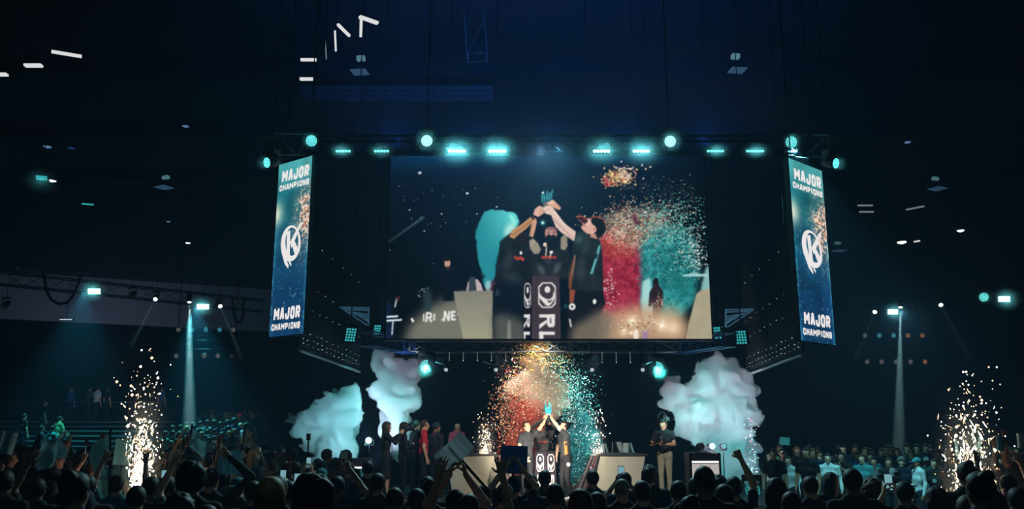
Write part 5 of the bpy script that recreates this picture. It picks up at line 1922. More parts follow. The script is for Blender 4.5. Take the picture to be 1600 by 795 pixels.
add_body('playerC', h=.011, sleeve='short', lean=(0, .10), head=(.40, .05), L=((tC[0] * .5 - .12, tC[1] * .5 + .04, 1.58), (tC[0] - .02, tC[1], tC[2])),
         R=((.29, .06, 1.16), (.22, .14, .93)), hdirL=(.0, .3, 1), palmL=(.6, .6, 0), style=('hold', 'relax'), legs=(((-.10, .02, .50), (-.12, -.04, .075)), ((.10, .06, .50), (.13, .03, .075))))
pC = person('playerC', plC, rC, 1.0, 'player right of the podium in black jersey with orange side stripe, looking up', 'players lifting the trophy', M_JKT, BLACKC, 0, 'short', 'black', mat('shoe_white', (214, 210, 206), .5))
child_mb(pC, 'side_stripe', MB().hexa([(-.152, .03, .98), (-.122, .085, .98), (-.105, .075, .98), (-.135, .02, .98)], [(-.178, .06, 1.28), (-.150, .115, 1.28), (-.132, .105, 1.28), (-.16, .05, 1.28)]), cloth('orange', (190, 106, 40)), 'orange stripe down the side of the jersey')
child_mb(pC, 'trouser_print', MB().lathe((-.185, .03, .78), (-1, .1, 0), [(0, .045), (.006, .045)], 12), M_PRINT, 'white round print on the trouser leg')

tro = empty('trophy', tr + Vector((0, 0, -.12)), 'spiky teal crystal trophy held up by the players', 'trophy')
M_CRY = mat('crystal_teal', (70, 190, 205), .12, .3, emit=(30, 120, 135), strength=.25)
MB().lathe(tr + Vector((0, 0, -.14)), (0, 0, 1), [(0, .075), (.03, .07), (.06, .03), (.12, .03), (.15, .06)], 16).build('stem', mat('trophy_dark', (40, 52, 58), .3, .7), tro, True)
for k in range(9):
    t = 2 * math.pi * k / 9
    e = Vector((math.cos(t), math.sin(t), 0))
    hgt = .16 + .07 * ((k * 5) % 3)
    MB().tube(tr + e * .035, tr + e * (.075 + .02 * (k % 2)) + Vector((0, 0, hgt)), .026, .004, 5).build('crystal_shard', M_CRY, tro)
MB().tube(tr, tr + Vector((0, 0, .2)), .03, .004, 6).build('crystal_shard', M_CRY, tro)


# ---- people at the stage sides
def handy(pos):
    return pos


fp_ = stage_pos(603, 690, 20.0)
rF = math.radians(-62)
add_body('filming', h=.012, sleeve='long', wide=.9, bottom='dress', head=(0, 0), L=((-.26, .14, 1.26), (-.06, .36, 1.46)), R=((.26, .14, 1.26), (.10, .34, 1.46)), palmL=(1, .2, .2), palmR=(-1, .2, .2), hdirL=(.2, .4, .9), hdirR=(-.2, .4, .9), style=('hold', 'hold'))
person('filming', fp_, rF, .99, 'woman in a long black dress filming at the left of the stage', 'people on the left of the stage', cloth('dress_black', (30, 26, 28)), cloth('dress_black', (30, 26, 28)), 1, 'long', 'brown')
q = Matrix.Rotation(rF, 3, 'Z')
cm_ = fp_ + q @ Vector((0.01, .44, 1.56))
vc = empty('video_camera', cm_, 'small video camera on a monopod held by the woman in the black dress', 'camera')
ax_ = q @ Vector((0, 1, 0))
sx_ = q @ Vector((1, 0, 0))
MB().hexa([cm_ - sx_ * .04 - ax_ * .12 + Vector((0, 0, -.045)), cm_ + sx_ * .04 - ax_ * .12 + Vector((0, 0, -.045)), cm_ + sx_ * .04 + ax_ * .1 + Vector((0, 0, -.045)), cm_ - sx_ * .04 + ax_ * .1 + Vector((0, 0, -.045))],
          [cm_ - sx_ * .04 - ax_ * .12 + Vector((0, 0, .05)), cm_ + sx_ * .04 - ax_ * .12 + Vector((0, 0, .05)), cm_ + sx_ * .04 + ax_ * .1 + Vector((0, 0, .05)), cm_ - sx_ * .04 + ax_ * .1 + Vector((0, 0, .05))]).build('body', M_BLACK, vc)
MB().tube(cm_ + ax_ * .1, cm_ + ax_ * .24, .04, .045, 12).build('lens', M_BLACK, vc)
MB().tube(cm_ + Vector((0, 0, .05)) - ax_ * .05, cm_ + Vector((0, 0, .09)) + ax_ * .12, .018, .018, 8).build('microphone', M_CLOTH, vc)
MB().tube(cm_ + Vector((0, 0, -.05)), (cm_.x, cm_.y, STG), .014).build('monopod', M_BLACK, vc)

p = stage_pos(630, 690, 20.4)
person('cross', p, math.radians(-75), .99, 'man in a black suit with bowed head between the woman filming and the red shirt', 'people on the left of the stage', cloth('suit_black', (18, 20, 26)), cloth('suit_black', (18, 20, 26)), 1, 'short', 'black')
p = stage_pos(649, 690, 20.9)
person('stand_long', p, math.radians(-60), 1.02, 'dark-dressed person just behind the red shirt on the stage', 'people on the left of the stage', BLACKC, BLACKC, 2, 'short', 'black')
p = stage_pos(662, 690, 20.3)
person('stand', p, math.radians(-80), 1.02, 'person in a bright red shirt watching from the left of the stage', 'people on the left of the stage', cloth('red', (196, 26, 52)), BLACKC, 1, 'short', 'brown')
p = stage_pos(681, 690, 20.7)
o = person('stand_long', p, math.radians(-50), .99, 'person in dark jacket and dark cap right of the red shirt', 'people on the left of the stage', cloth('jacket_charcoal', (34, 36, 40)), BLACKC, 2, 'cap', 'black', None, cloth('cap_teal_dark', (24, 52, 58)))
child_mb(o, 'collar', MB().lathe((0, -.0, 1.425), (0, .1, 1), [(0, .085), (.05, .070), (.055, .055)], 14), cloth('red', (196, 26, 52)), 'red collar')
child_mb(o, 'chest_panel', MB().hexa([(.02, .108, 1.12), (.12, .098, 1.12), (.12, .090, 1.12), (.02, .100, 1.12)], [(.02, .122, 1.30), (.12, .110, 1.30), (.12, .10, 1.30), (.02, .11, 1.30)]), M_PRINT, 'white panel on the jacket')
p = stage_pos(714, 690, 24.5)
person('stand_slim', p, math.radians(180), 1.03, 'figure in pink standing far back between the chairs, left of the sparks', 'people on the left of the stage', cloth('pink', (196, 80, 110)), BLACKC, 0, 'short', 'brown')

# cameraman on the right
cp, rCam = stage_pos(1038, 690, 21.0), math.radians(150)
add_body('cameraman', h=.011, head=(-.25, 0), L=((-.27, .10, 1.16), (-.10, .34, 1.16)), R=((.27, .10, 1.16), (.10, .34, 1.18)), hdirL=(.5, .7, .2), hdirR=(-.5, .7, .2), palmL=(.6, -.4, .5), palmR=(-.6, -.4, .5), style=('hold', 'hold'))
cmn = person('cameraman', cp, rCam, 1.04, 'camera operator in black T-shirt and khaki trousers right of the desk', None, cloth('tee_black', (26, 25, 30)), cloth('khaki', (186, 176, 146)), 1, 'short', 'black')
child_mb(cmn, 'shirt_print', MB().lathe((0.04, .128, 1.33), (0, 1, .12), [(0, .035), (.005, .035)], 10), M_PRINT, 'small white print on the T-shirt')
q = Matrix.Rotation(rCam, 3, 'Z')
wp = lambda x, y, z: cp + q @ Vector((x, y, z)) * 1.04
gm_ = empty('camera_rig', wp(0, .45, 1.24), 'handheld camera rig with an arched support arm over the operator', 'camera')
b0 = MB()
c0 = wp(0, .47, 1.26)
MB().box(c0, (.12, .16, .1), rz=rCam).build('camera_body', M_BLACK, gm_)
MB().tube(wp(0, .54, 1.26), wp(0, .66, 1.26), .04, .045, 12).build('lens', M_BLACK, gm_)
MB().tube(wp(-.2, .40, 1.19), wp(.2, .40, 1.19), .016).build('handle_bar', M_BLACK, gm_)
MB().box(wp(.0, .40, 1.36), (.16, .03, .10), rz=rCam).build('monitor', M_BLACK, gm_)
MB().path([wp(.02, -.20, 1.0), wp(.02, -.24, 1.45), wp(.02, -.20, 1.75), wp(.01, -.08, 1.88), wp(0, .10, 1.90), wp(0, .28, 1.84), wp(0, .38, 1.74)], .016, 8).build('support_arm', M_BLACK, gm_)
MB().tube(wp(0, .38, 1.74), wp(0, .44, 1.42), .005, n=4).build('suspension_cord', M_BLACK, gm_)

# ------------------------------------------------------------------ stands on the left
M_BENCH = mat('bench_aluminium', (150, 165, 170), .35, .6, var=.1)
M_RISE = mat('riser_dark', (22, 26, 32), .8)
bl = empty('bleacher', (-19, 33, 0), 'empty rows of metal bleacher benches at the far left', 'bleacher')
xa, xb = -26.0, P(196, 690, 33).x
NR = 12
for i in range(NR):
    z, y = .45 + i * .195, 28.6 + i * .82
    MB().box(((xa + xb) / 2, y, z), (xb - xa, .28, .045)).build('bench', M_BENCH, bl)
    MB().box(((xa + xb) / 2, y + .42, z - .24), (xb - xa, .5, .03)).build('foot_board', M_RISE, bl)
    MB().box(((xa + xb) / 2, y + .14, z - .14), (xb - xa, .02, .2)).build('riser', M_RISE, bl)
for x in np.linspace(xa + .3, xb - .1, 7):
    y1, z1 = 28.6 + 11 * .82, .45 + 11 * .195
    MB().hexa([(x - .03, 28.5, 0), (x + .03, 28.5, 0), (x + .03, y1 + .6, 0), (x - .03, y1 + .6, 0)], [(x - .03, 28.5, .12), (x + .03, 28.5, .12), (x + .03, y1 + .6, z1 - .28), (x - .03, y1 + .6, z1 - .28)]).build('frame', M_RISE, bl)
DZ = .45 + 12 * .195 - .25
MB().box(((xa + xb) / 2 + .6, 39.3, DZ), (xb - xa + 1.2, 1.9, .06)).build('walkway', M_RISE, bl)
rl = empty('guard_rail', ((xa + xb) / 2, 39.9, DZ), 'long picket guard rail behind the bleacher benches', 'railing')
zr = P(100, 628, 39.9).z
xr = P(250, 632, 39.9).x
for z in (DZ + .12, zr):
    MB().tube((xa, 39.9, z), (xr, 39.9, z), .03, n=6).build('rail', M_TRUSS, rl)
mb = MB()
for x in np.arange(xa, xr, .125):
    mb.tube((x, 39.9, DZ + .12), (x, 39.9, zr), .011, n=4, cap=False)
k = mb.build('pickets', M_TRUSS, rl)
k['kind'] = 'stuff'
for x in np.arange(xa, xr, 2.2):
    MB().box((x, 39.9, (DZ + zr) / 2 + .02), (.06, .06, zr - DZ)).build('post', M_TRUSS, rl)
# raised steps for the standing crowd behind the left beam
ST0, ST1 = P(262, 690, 33).x, P(398, 690, 33).x
sd = empty('stand_steps', ((ST0 + ST1) / 2, 31, 0), 'dark stepped platform under the standing crowd behind the left beam', 'platform')
for i in range(6):
    MB().box(((ST0 + ST1) / 2, 30.0 + i * 1.0 + .5, (.12 + i * .24) / 2), (ST1 - ST0 + .6, 1.0, .12 + i * .24)).build('step', M_RISE, sd)
# low fence far right
fr = empty('crowd_barrier', P(1290, 700, 30), 'faint metal barrier behind the crowd on the right', 'barrier')
a0, a1 = P(1266, 693, 30).x, P(1316, 693, 30).x
for z in (P(1290, 696, 30).z, P(1290, 703, 30).z):
    MB().tube((a0, 30, z), (a1, 30, z), .018).build('rail', M_TRUSS, fr)
for x in (a0, (a0 + a1) / 2, a1):
    MB().tube((x, 30, 0), (x, 30, P(1290, 690, 30).z), .02).build('post', M_TRUSS, fr)


# lamps lighting the stands (they hang on the house trusses)
lamp('house_wash', 'SPOT', P(147, 455, 33.2) + Vector((0, -.8, -.1)), 2600, (.08, .80, .92), P(110, 680, 33), .04, 75, .8)
lamp('house_wash', 'SPOT', P(317, 479, 34.6) + Vector((0, -.8, -.1)), 3600, (.10, .82, .95), P(322, 690, 32), .04, 60, .8)
lamp('house_wash', 'SPOT', P(1395, 487, 34.6) + Vector((0, -.8, -.1)), 900, (.42, .90, 1.0), P(1390, 740, 21), .04, 60, .8)


# ------------------------------------------------------------------ smoke
def smoke_mat(name, col, dens, aniso=.1, ab=(0, 0, 0)):
    m = bpy.data.materials.new(name)
    m.use_nodes = True
    nt = m.node_tree
    nt.nodes.clear()
    v = nt.nodes.new('ShaderNodeVolumePrincipled')
    v.inputs['Color'].default_value = (*lin(col), 1)
    v.inputs['Density'].default_value = dens
    v.inputs['Anisotropy'].default_value = aniso
    o = nt.nodes.new('ShaderNodeOutputMaterial')
    nt.links.new(v.outputs[0], o.inputs['Volume'])
    return m


def smoke(name, blobs, label, m, amp=.40, h=.05, seed=1, fscale=2.9, cat='smoke'):
    """blobs: (px, py, Y, radius px); joined into one billowing body"""
    cs = [(P(x, y, Y), r * Y / 1365.0) for x, y, Y, r in blobs]
    c0 = cs[0][0]
    lo = np.min([np.array(c) - r for c, r in cs], 0) - .5
    hi = np.max([np.array(c) + r for c, r in cs], 0) + .5
    S = SDF(lo, hi, h)
    for c, r in cs:
        S.ell(np.array(c), (r, r * .85, r), 0, .10)
    ax = [S.lo[i] + h * np.arange(S.n[i]) for i in range(3)]
    X, Y, Z = np.meshgrid(*ax, indexing='ij')
    p = np.stack([X, Y, Z], -1)
    n = np.abs(vnoise(p * fscale, seed) - .5) * 2 * .7 + np.abs(vnoise(p * fscale * 2.3 + 9, seed + 1) - .5) * .6 + np.abs(vnoise(p * fscale * 4.6 + 3, seed + 2) - .5) * .34
    S.f = S.f + ((.36 - n) * amp).astype(np.float32)
    S.f[0], S.f[-1], S.f[:, 0], S.f[:, -1], S.f[:, :, 0], S.f[:, :, -1] = 1, 1, 1, 1, 1, 1
    me = S.mesh(name, [m])
    me.transform(Matrix.Translation(-c0))
    o = bpy.data.objects.new(name, me)
    COL.objects.link(o)
    o.location = c0
    tag(o, label, cat, kind='stuff')
    return o


SM1 = smoke_mat('smoke_white', (238, 240, 246), 5.0)
smoke('smoke_cloud', [(520, 648, 21, 36), (540, 632, 21, 27), (548, 652, 21, 20), (480, 662, 21, 25), (500, 668, 21, 26), (525, 690, 21, 33), (515, 716, 21, 28), (540, 712, 21, 22)],
      'pale teal smoke cloud with a side lobe at the left of the stage', SM1, seed=11)
smoke('smoke_plume', [(604, 580, 21.4, 22), (622, 582, 21.4, 27), (636, 588, 21.4, 23), (612, 612, 21.4, 28), (632, 618, 21.4, 25), (618, 645, 21.4, 25), (610, 630, 21.4, 24), (616, 672, 21.4, 21), (620, 700, 21.4, 18), (603, 560, 21.4, 14)],
      'tall pale smoke plume rising behind the people at the left of the stage', SM1, seed=21)
smoke('smoke_cloud', [(1128, 596, 21.6, 42), (1150, 612, 21.6, 34), (1104, 606, 21.6, 32), (1060, 622, 21.6, 28), (1052, 612, 21.6, 18), (1090, 640, 21.6, 38), (1140, 650, 21.6, 42), (1142, 690, 21.6, 38), (1148, 726, 21.6, 32), (1100, 672, 21.6, 28), (1078, 660, 21.6, 24), (1160, 690, 21.6, 22)],
      'huge pale smoke cloud towering at the right of the stage', SM1, seed=31)
smoke('coloured_smoke', [(830, 664, 20.95, 24), (812, 690, 20.95, 26), (800, 720, 20.95, 24), (830, 715, 20.95, 26), (822, 640, 20.95, 24)], 'red smoke rising behind the left player', smoke_mat('smoke_red', (214, 112, 96), 2.2), seed=41)
smoke('coloured_smoke', [(838, 612, 20.9, 30), (860, 622, 20.9, 26), (812, 604, 20.9, 20), (862, 600, 20.9, 20), (838, 578, 20.9, 24)], 'pale cream smoke above the trophy', smoke_mat('smoke_cream', (232, 216, 196), 2.0), seed=51)
smoke('coloured_smoke', [(905, 700, 20.95, 26), (918, 682, 20.95, 24), (900, 730, 20.95, 26), (922, 722, 20.95, 22), (912, 662, 20.95, 18)], 'teal smoke rising behind the right player', smoke_mat('smoke_teal', (70, 190, 205), 2.6), seed=61)

# spots added to light the smoke; only some sit at built lamps
lamp('smoke_fill', 'SPOT', P(577, 690, 19.4), 470, (.32, .84, .92), P(525, 650, 21), .1, 90, .8)
lamp('smoke_fill', 'SPOT', P(667, 575, 19.9), 1000, (.08, .92, .86), P(625, 610, 21.4), .1, 90, .8)
lamp('smoke_fill', 'SPOT', P(583, 735, 20.7), 420, (.70, .78, 1.0), P(615, 620, 21.4), .1, 70, .8)
lamp('smoke_fill', 'SPOT', P(655, 556, 18.6), 260, (.74, .80, 1.0), P(618, 600, 21.4), .04, 50, .9)  # added front spot without a lamp, clears the dark top of the plume
lamp('smoke_fill', 'SPOT', P(1026, 577, 19.9), 1200, (.08, .95, .84), P(1070, 625, 21.4), .1, 80, .8)
lamp('smoke_fill', 'SPOT', P(1113, 697, 19.2), 720, (.88, .84, 1.0), P(1125, 620, 21.4), .1, 100, .9)
lamp('smoke_fill', 'SPOT', P(1186, 740, 19.6), 150, (.3, .9, 1.0), P(1150, 690, 21.4), .1, 90, .9)
lamp('smoke_fill', 'SPOT', P(845, 770, 18.6), 500, (1, .9, .8), P(845, 640, 21.8), .1, 80, .9)

lamp('smoke_fill', 'SPOT', P(800, 550, 20.3), 190, (1, .85, .75), P(815, 690, 21.5), .04, 75, .9)  # added spot without a fixture, brightens the red smoke
lamp('smoke_fill', 'SPOT', P(862, 536, 18.3), 850, (1, .95, .82), P(842, 600, 21.0), .04, 46, .9)  # added front spot for the cream smoke and gold confetti
lamp('smoke_fill', 'SPOT', P(930, 550, 20.3), 260, (.45, .95, 1.0), P(908, 690, 21.5), .04, 75, .9)  # added spot without a fixture, brightens the teal smoke

# ------------------------------------------------------------------ confetti
def confetti(name, shape, n, cols, label, seed, size=(.009, .019)):
    r = np.random.default_rng(seed)
    pts = shape(r, n)
    v, f, mi = [], [], []
    for i, p in enumerate(pts):
        a = r.normal(size=3)
        a /= np.linalg.norm(a)
        b = np.cross(a, r.normal(size=3))
        b /= np.linalg.norm(b) + 1e-9
        s = r.uniform(*size)
        q = len(v)
        bend = np.cross(a, b) * s * .25
        v += [p - a * s - b * s * .6, p + a * s - b * s * .6, p + a * s + b * s * .6, p - a * s + b * s * .6, p - b * s * .6 + bend, p + b * s * .6 + bend]
        f += [(q, q + 4, q + 5, q + 3), (q + 4, q + 1, q + 2, q + 5)]
        c = int(r.integers(len(cols)))
        mi += [c, c]
    me = bpy.data.meshes.new(name)
    c0 = np.mean(pts, 0)
    me.from_pydata([tuple(x - c0) for x in v], [], f)
    for c in cols:
        me.materials.append(mat('paper_%d_%d_%d' % c, c, .5, var=.05))
    me.polygons.foreach_set('material_index', mi)
    me.update()
    o = bpy.data.objects.new(name, me)
    COL.objects.link(o)
    o.location = c0
    return tag(o, label, 'confetti', kind='stuff')


def blobpts(bl):
    """bl: list of (px,py,sx,sy,Y,sY,weight)"""
    def fn(r, n):
        w = np.array([b[6] for b in bl], float)
        k = r.choice(len(bl), n, p=w / w.sum())
        out = []
        for i in k:
            x, y, sx, sy, Y, sY, _ = bl[i]
            Yp = Y + r.normal() * sY
            q = P(x + r.normal() * sx, min(y + r.normal() * sy, 765), Yp)
            q.z = max(q.z, STG + .03)
            out.append(np.array(q))
        return np.array(out)
    return fn


RED, ORG, CRM, TL, TLL, WHT, GLD, DRK = (196, 64, 58), (216, 112, 78), (236, 214, 180), (60, 190, 180), (130, 226, 214), (232, 232, 226), (240, 204, 90), (40, 60, 66)
confetti('confetti', blobpts([(815, 680, 20, 34, 21.0, .25, 4), (800, 640, 14, 22, 21.0, .25, 1.5), (812, 600, 14, 22, 21.0, .3, 1)]), 4200, [RED, ORG, CRM, DRK], 'red and orange confetti swirling behind the left player', 1)
confetti('confetti', blobpts([(890, 610, 17, 28, 21.0, .3, 3), (905, 645, 15, 20, 21.0, .3, 1.5), (905, 710, 14, 28, 20.9, .25, 2.2), (862, 572, 16, 18, 21.0, .3, 1)]), 5200, [TL, TLL, WHT, DRK], 'teal and white confetti falling behind the right player', 2)
confetti('confetti', blobpts([(836, 542, 11, 9, 20.6, .25, 2.4), (842, 562, 20, 12, 20.7, .3, 1.3), (850, 548, 22, 10, 20.6, .3, .6)]), 2000, [GLD, GLD, CRM, ORG], 'gold confetti burst just below the hanging screen', 3)
confetti('confetti', blobpts([(840, 612, 32, 26, 21.0, .4, 1), (790, 625, 10, 30, 21, .3, .5)]), 1300, [CRM, WHT, GLD, ORG], 'cream confetti drifting above the trophy', 4, (.008, .015))
confetti('confetti', blobpts([(1176, 700, 5, 28, 20.0, .1, 1)]), 110, [WHT, (226, 150, 160), TLL], 'loose confetti along the right edge of the big smoke cloud', 5, (.01, .02))


# ------------------------------------------------------------------ spark fountains
def sparks(px, ytop, ybase, Y, wpx, n, label, seed, col=(255, 214, 168), strength=7, size=.018, power=60, jetfrac=.45, zbase=0.0):
    r = np.random.default_rng(seed)
    base = P(px - 6 if wpx > 20 else px, ybase, Y)
    base.z = zbase + .22
    top = P(px, ytop, Y)
    ht = top.z - base.z
    wid = wpx * Y / 1365.0
    root = empty('spark_fountain', (base.x, Y, zbase), label, 'sparks')
    mc = MB().box((base.x, Y, zbase + .1), (.22, .22, .2))
    mc.build('spark_machine', M_BLACK, root)
    MB().tube((base.x, Y, zbase + .2), (base.x, Y, zbase + .24), .04).build('nozzle', M_BLACK, root)
    oct_ = [(1, 0, 0), (-1, 0, 0), (0, 1, 0), (0, -1, 0), (0, 0, 1), (0, 0, -1)]
    of = [(0, 2, 4), (2, 1, 4), (1, 3, 4), (3, 0, 4), (2, 0, 5), (1, 2, 5), (3, 1, 5), (0, 3, 5)]
    hot, warm = MB(), MB()
    for i in range(n):
        t = r.beta(1.25, 2.3) if r.random() > .03 else r.uniform(.8, 1.06)
        sp = wid * (.16 + .84 * min(1, t * 1.15) ** .8) * .5
        if r.random() < jetfrac:
            t *= .62
            sp *= .45
        p = np.array([base.x + (top.x - base.x) * min(t, 1) + r.normal() * sp, Y + r.normal() * sp, base.z + ht * t])
        s = size * min(2.0, r.lognormal(-.35, .45)) * (1.25 if t > .6 else 1.0)
        long = r.random() < (.5 if t < .55 else .2)
        d = np.array([r.normal() * .35, r.normal() * .35, 1.0 if r.random() < .8 else -.5])
        mb = hot if r.random() < .55 else warm
        q = len(mb.v)
        for a in oct_:
            w = np.array(a, float) * s * (.6 if long else 1)
            if long and a[2] != 0:
                w = d * a[2] * s * r.uniform(2.5, 5)
            mb.v.append(tuple(p + w))
        for a in of:
            mb.f.append(tuple(q + x for x in a))
            mb.m.append(0)
    a = hot.build('hot_sparks', glow('spark_hot', (255, 240, 220), strength), root)
    b = warm.build('warm_sparks', glow('spark_warm_%d' % seed, col, strength * .35), root)
    a['kind'] = 'stuff'
    b['kind'] = 'stuff'
    mp = MATS.get('spark_halo')
    if mp is None:
        mp = M_PUFF.copy()
        mp.name = 'spark_halo'
        MATS['spark_halo'] = mp
        [x for x in mp.node_tree.nodes if x.type == 'MAP_RANGE'][0].inputs['To Max'].default_value = .34
    pf = bpy.data.objects.new('spark_halo', PUFF_ME)  # added haze ball that gives the sparks their warm glow
    COL.objects.link(pf)
    pf.material_slots[0].link = 'OBJECT'
    pf.material_slots[0].material = mp
    pf.parent = root
    pf.location = (top.x - base.x) * .5, 0, base.z - zbase + ht * .45
    pf.scale = (wid * 1.35, wid * 1.2, ht * .62)
    pf['kind'] = 'stuff'
    for t in (.2, .45, .7):
        lamp('spark_glow', 'POINT', (base.x + (top.x - base.x) * t, Y, base.z + ht * t), power / 3, WARM, size=.12)
    return root


sparks(229, 560, 760, 13.0, 34, 3200, 'spark fountain on the left in front of the bleacher', 1, power=8, size=.0105, jetfrac=.72)
sparks(1513, 592, 800, 10.5, 46, 5200, 'large spark fountain at the far right', 2, power=8, size=.0085, jetfrac=.72)
sparks(759, 642, 706, 21.2, 17, 700, 'small spark fountain left of the players behind the desk', 3, power=15, size=.010, zbase=STG)
sparks(931, 645, 712, 21.2, 17, 800, 'small pinkish spark fountain right of the players', 4, col=(255, 190, 190), power=15, size=.010, zbase=STG)

# ------------------------------------------------------------------ the crowd
C_ = {'black': (16, 17, 20), 'navy': (24, 34, 58), 'charcoal': (44, 48, 54), 'teal': (60, 130, 134), 'white': (196, 204, 204), 'grey': (110, 116, 120), 'blue': (50, 84, 130),
      'green': (96, 150, 100), 'pink': (200, 110, 118), 'maroon': (84, 26, 36), 'tan': (170, 140, 110), 'striped grey': (90, 104, 108)}
cm = lambda n: cloth(n, C_[n])
JEANS = cloth('denim', (28, 34, 46))
taken = []
BH = {k: b['top'] for k, b in BODIES.items()}


def put_person(body, px, py, Y, label, rz=0.0, top='black', group=None, hair='short', hc='black', sk=1, capc=None, floor=0.0, sep=.42, clamp=(.88, 1.10)):
    """crown of the head at pixel px,py; Y the distance; slides along the line of sight until it stands free"""
    ht = BH[body] + {'curly': .03, 'long': .02, 'short': .012, 'bun': .02, 'cap': .02, 'capback': .02, 'hood': .03}.get(hair, 0)
    best = None
    for step in range(60):
        y = Y + (0.06 * ((step + 1) // 2) * (1 if step % 2 else -1))
        p = P(px, py, y)
        s = (p.z - floor) / ht
        s2 = min(max(s, clamp[0]), clamp[1])
        pen = abs(s - s2)
        free = all((p.x - a) ** 2 + (p.y - b) ** 2 > sep * sep for a, b in taken)
        sc = (0 if free else 10) + pen * 6 + step * .01
        if best is None or sc < best[0]:
            best = (sc, p, s2)
        if free and pen == 0:
            break
    _, p, s = best
    taken.append((p.x, p.y))
    o = person(body, (p.x, p.y, floor), rz, s, label, group, cm(top) if top else None, JEANS, sk, hair, hc, None, cm(capc) if capc else None)
    return o


def held(o, body, kind, label, m, size, off=(0, .05, .12), tilt=(0, 0, 0), group=None, cat=None, extra=None):
    """a thing held between the raised hands: stays top-level"""
    B = BODIES[body]
    c = (V3(*B['L']) + V3(*B['R'])) / 2 + V3(*off)
    wpos = Vector(o.location) + (Matrix.Rotation(o.rotation_euler.z, 3, 'Z') @ Vector(c)) * o.scale[0]
    e = empty(kind, wpos, label, cat or kind.replace('_', ' '), group)
    e.rotation_euler = Euler(tilt)
    return e


def phone(o, body, label, lit=True, off=(0, .03, .12), group='phones held up by the crowd'):
    e = held(o, body, 'phone', label, None, None, off, (0, 0, o.rotation_euler.z), group)
    for nm, m, mb in (('case', M_BLACK, MB().box((0, 0, 0), (.080, .010, .160))),
                      ('display', glow('phone_display' if lit else 'phone_dim', (120, 170, 180) if lit else (40, 60, 66), .9 if lit else .5), MB().box((0, -.0062, 0), (.072, .003, .146))),
                      ('camera_bump', M_BLACK, MB().box((-.02, .007, .055), (.03, .005, .03)))):
        c = mb.build(nm, m)
        c.parent = e
    return e


def paper(name, col, k=.5):
    """thin card or cloth that lets light through"""
    new = name not in MATS
    m = mat(name, col, .8, var=.12, nscale=4)
    if new:
        nt = m.node_tree
        out = nt.nodes['Material Output']
        pb = nt.nodes['Principled BSDF']
        tr_ = nt.nodes.new('ShaderNodeBsdfTranslucent')
        tr_.inputs[0].default_value = (*lin(col), 1)
        mx = nt.nodes.new('ShaderNodeMixShader')
        mx.inputs[0].default_value = k
        nt.links.new(pb.outputs[0], mx.inputs[1])
        nt.links.new(tr_.outputs[0], mx.inputs[2])
        nt.links.new(mx.outputs[0], out.inputs[0])
    return m


def board(px, py, Y, w, h, label, col, rz=0.0, roll=0.0, kind='sign_board', cat='sign', group='boards and signs held up in the crowd'):
    p = P(px, py, Y)
    e = empty(kind, p, label, cat, group)
    e.rotation_euler = (0, roll, rz)
    b = MB()
    n = 6
    for i in range(n):
        x0, x1 = (i / n - .5) * w, ((i + 1) / n - .5) * w
        y0, y1 = .02 * math.sin(i * 1.1), .02 * math.sin((i + 1) * 1.1)
        b.hexa([(x0, y0, -h / 2), (x1, y1, -h / 2), (x1, y1 + .008, -h / 2), (x0, y0 + .008, -h / 2)], [(x0, y0, h / 2), (x1, y1, h / 2), (x1, y1 + .008, h / 2), (x0, y0 + .008, h / 2)])
    c = b.build('panel', paper('board_%d_%d_%d' % col, col))
    c.parent = e
    s = MB().tube((0, .02, -h / 2 - (.35 if h < .2 else .8)), (0, .02, h / 2 - .03), .012, n=6).build('stick', M_BLACK)
    s.parent = e
    return e


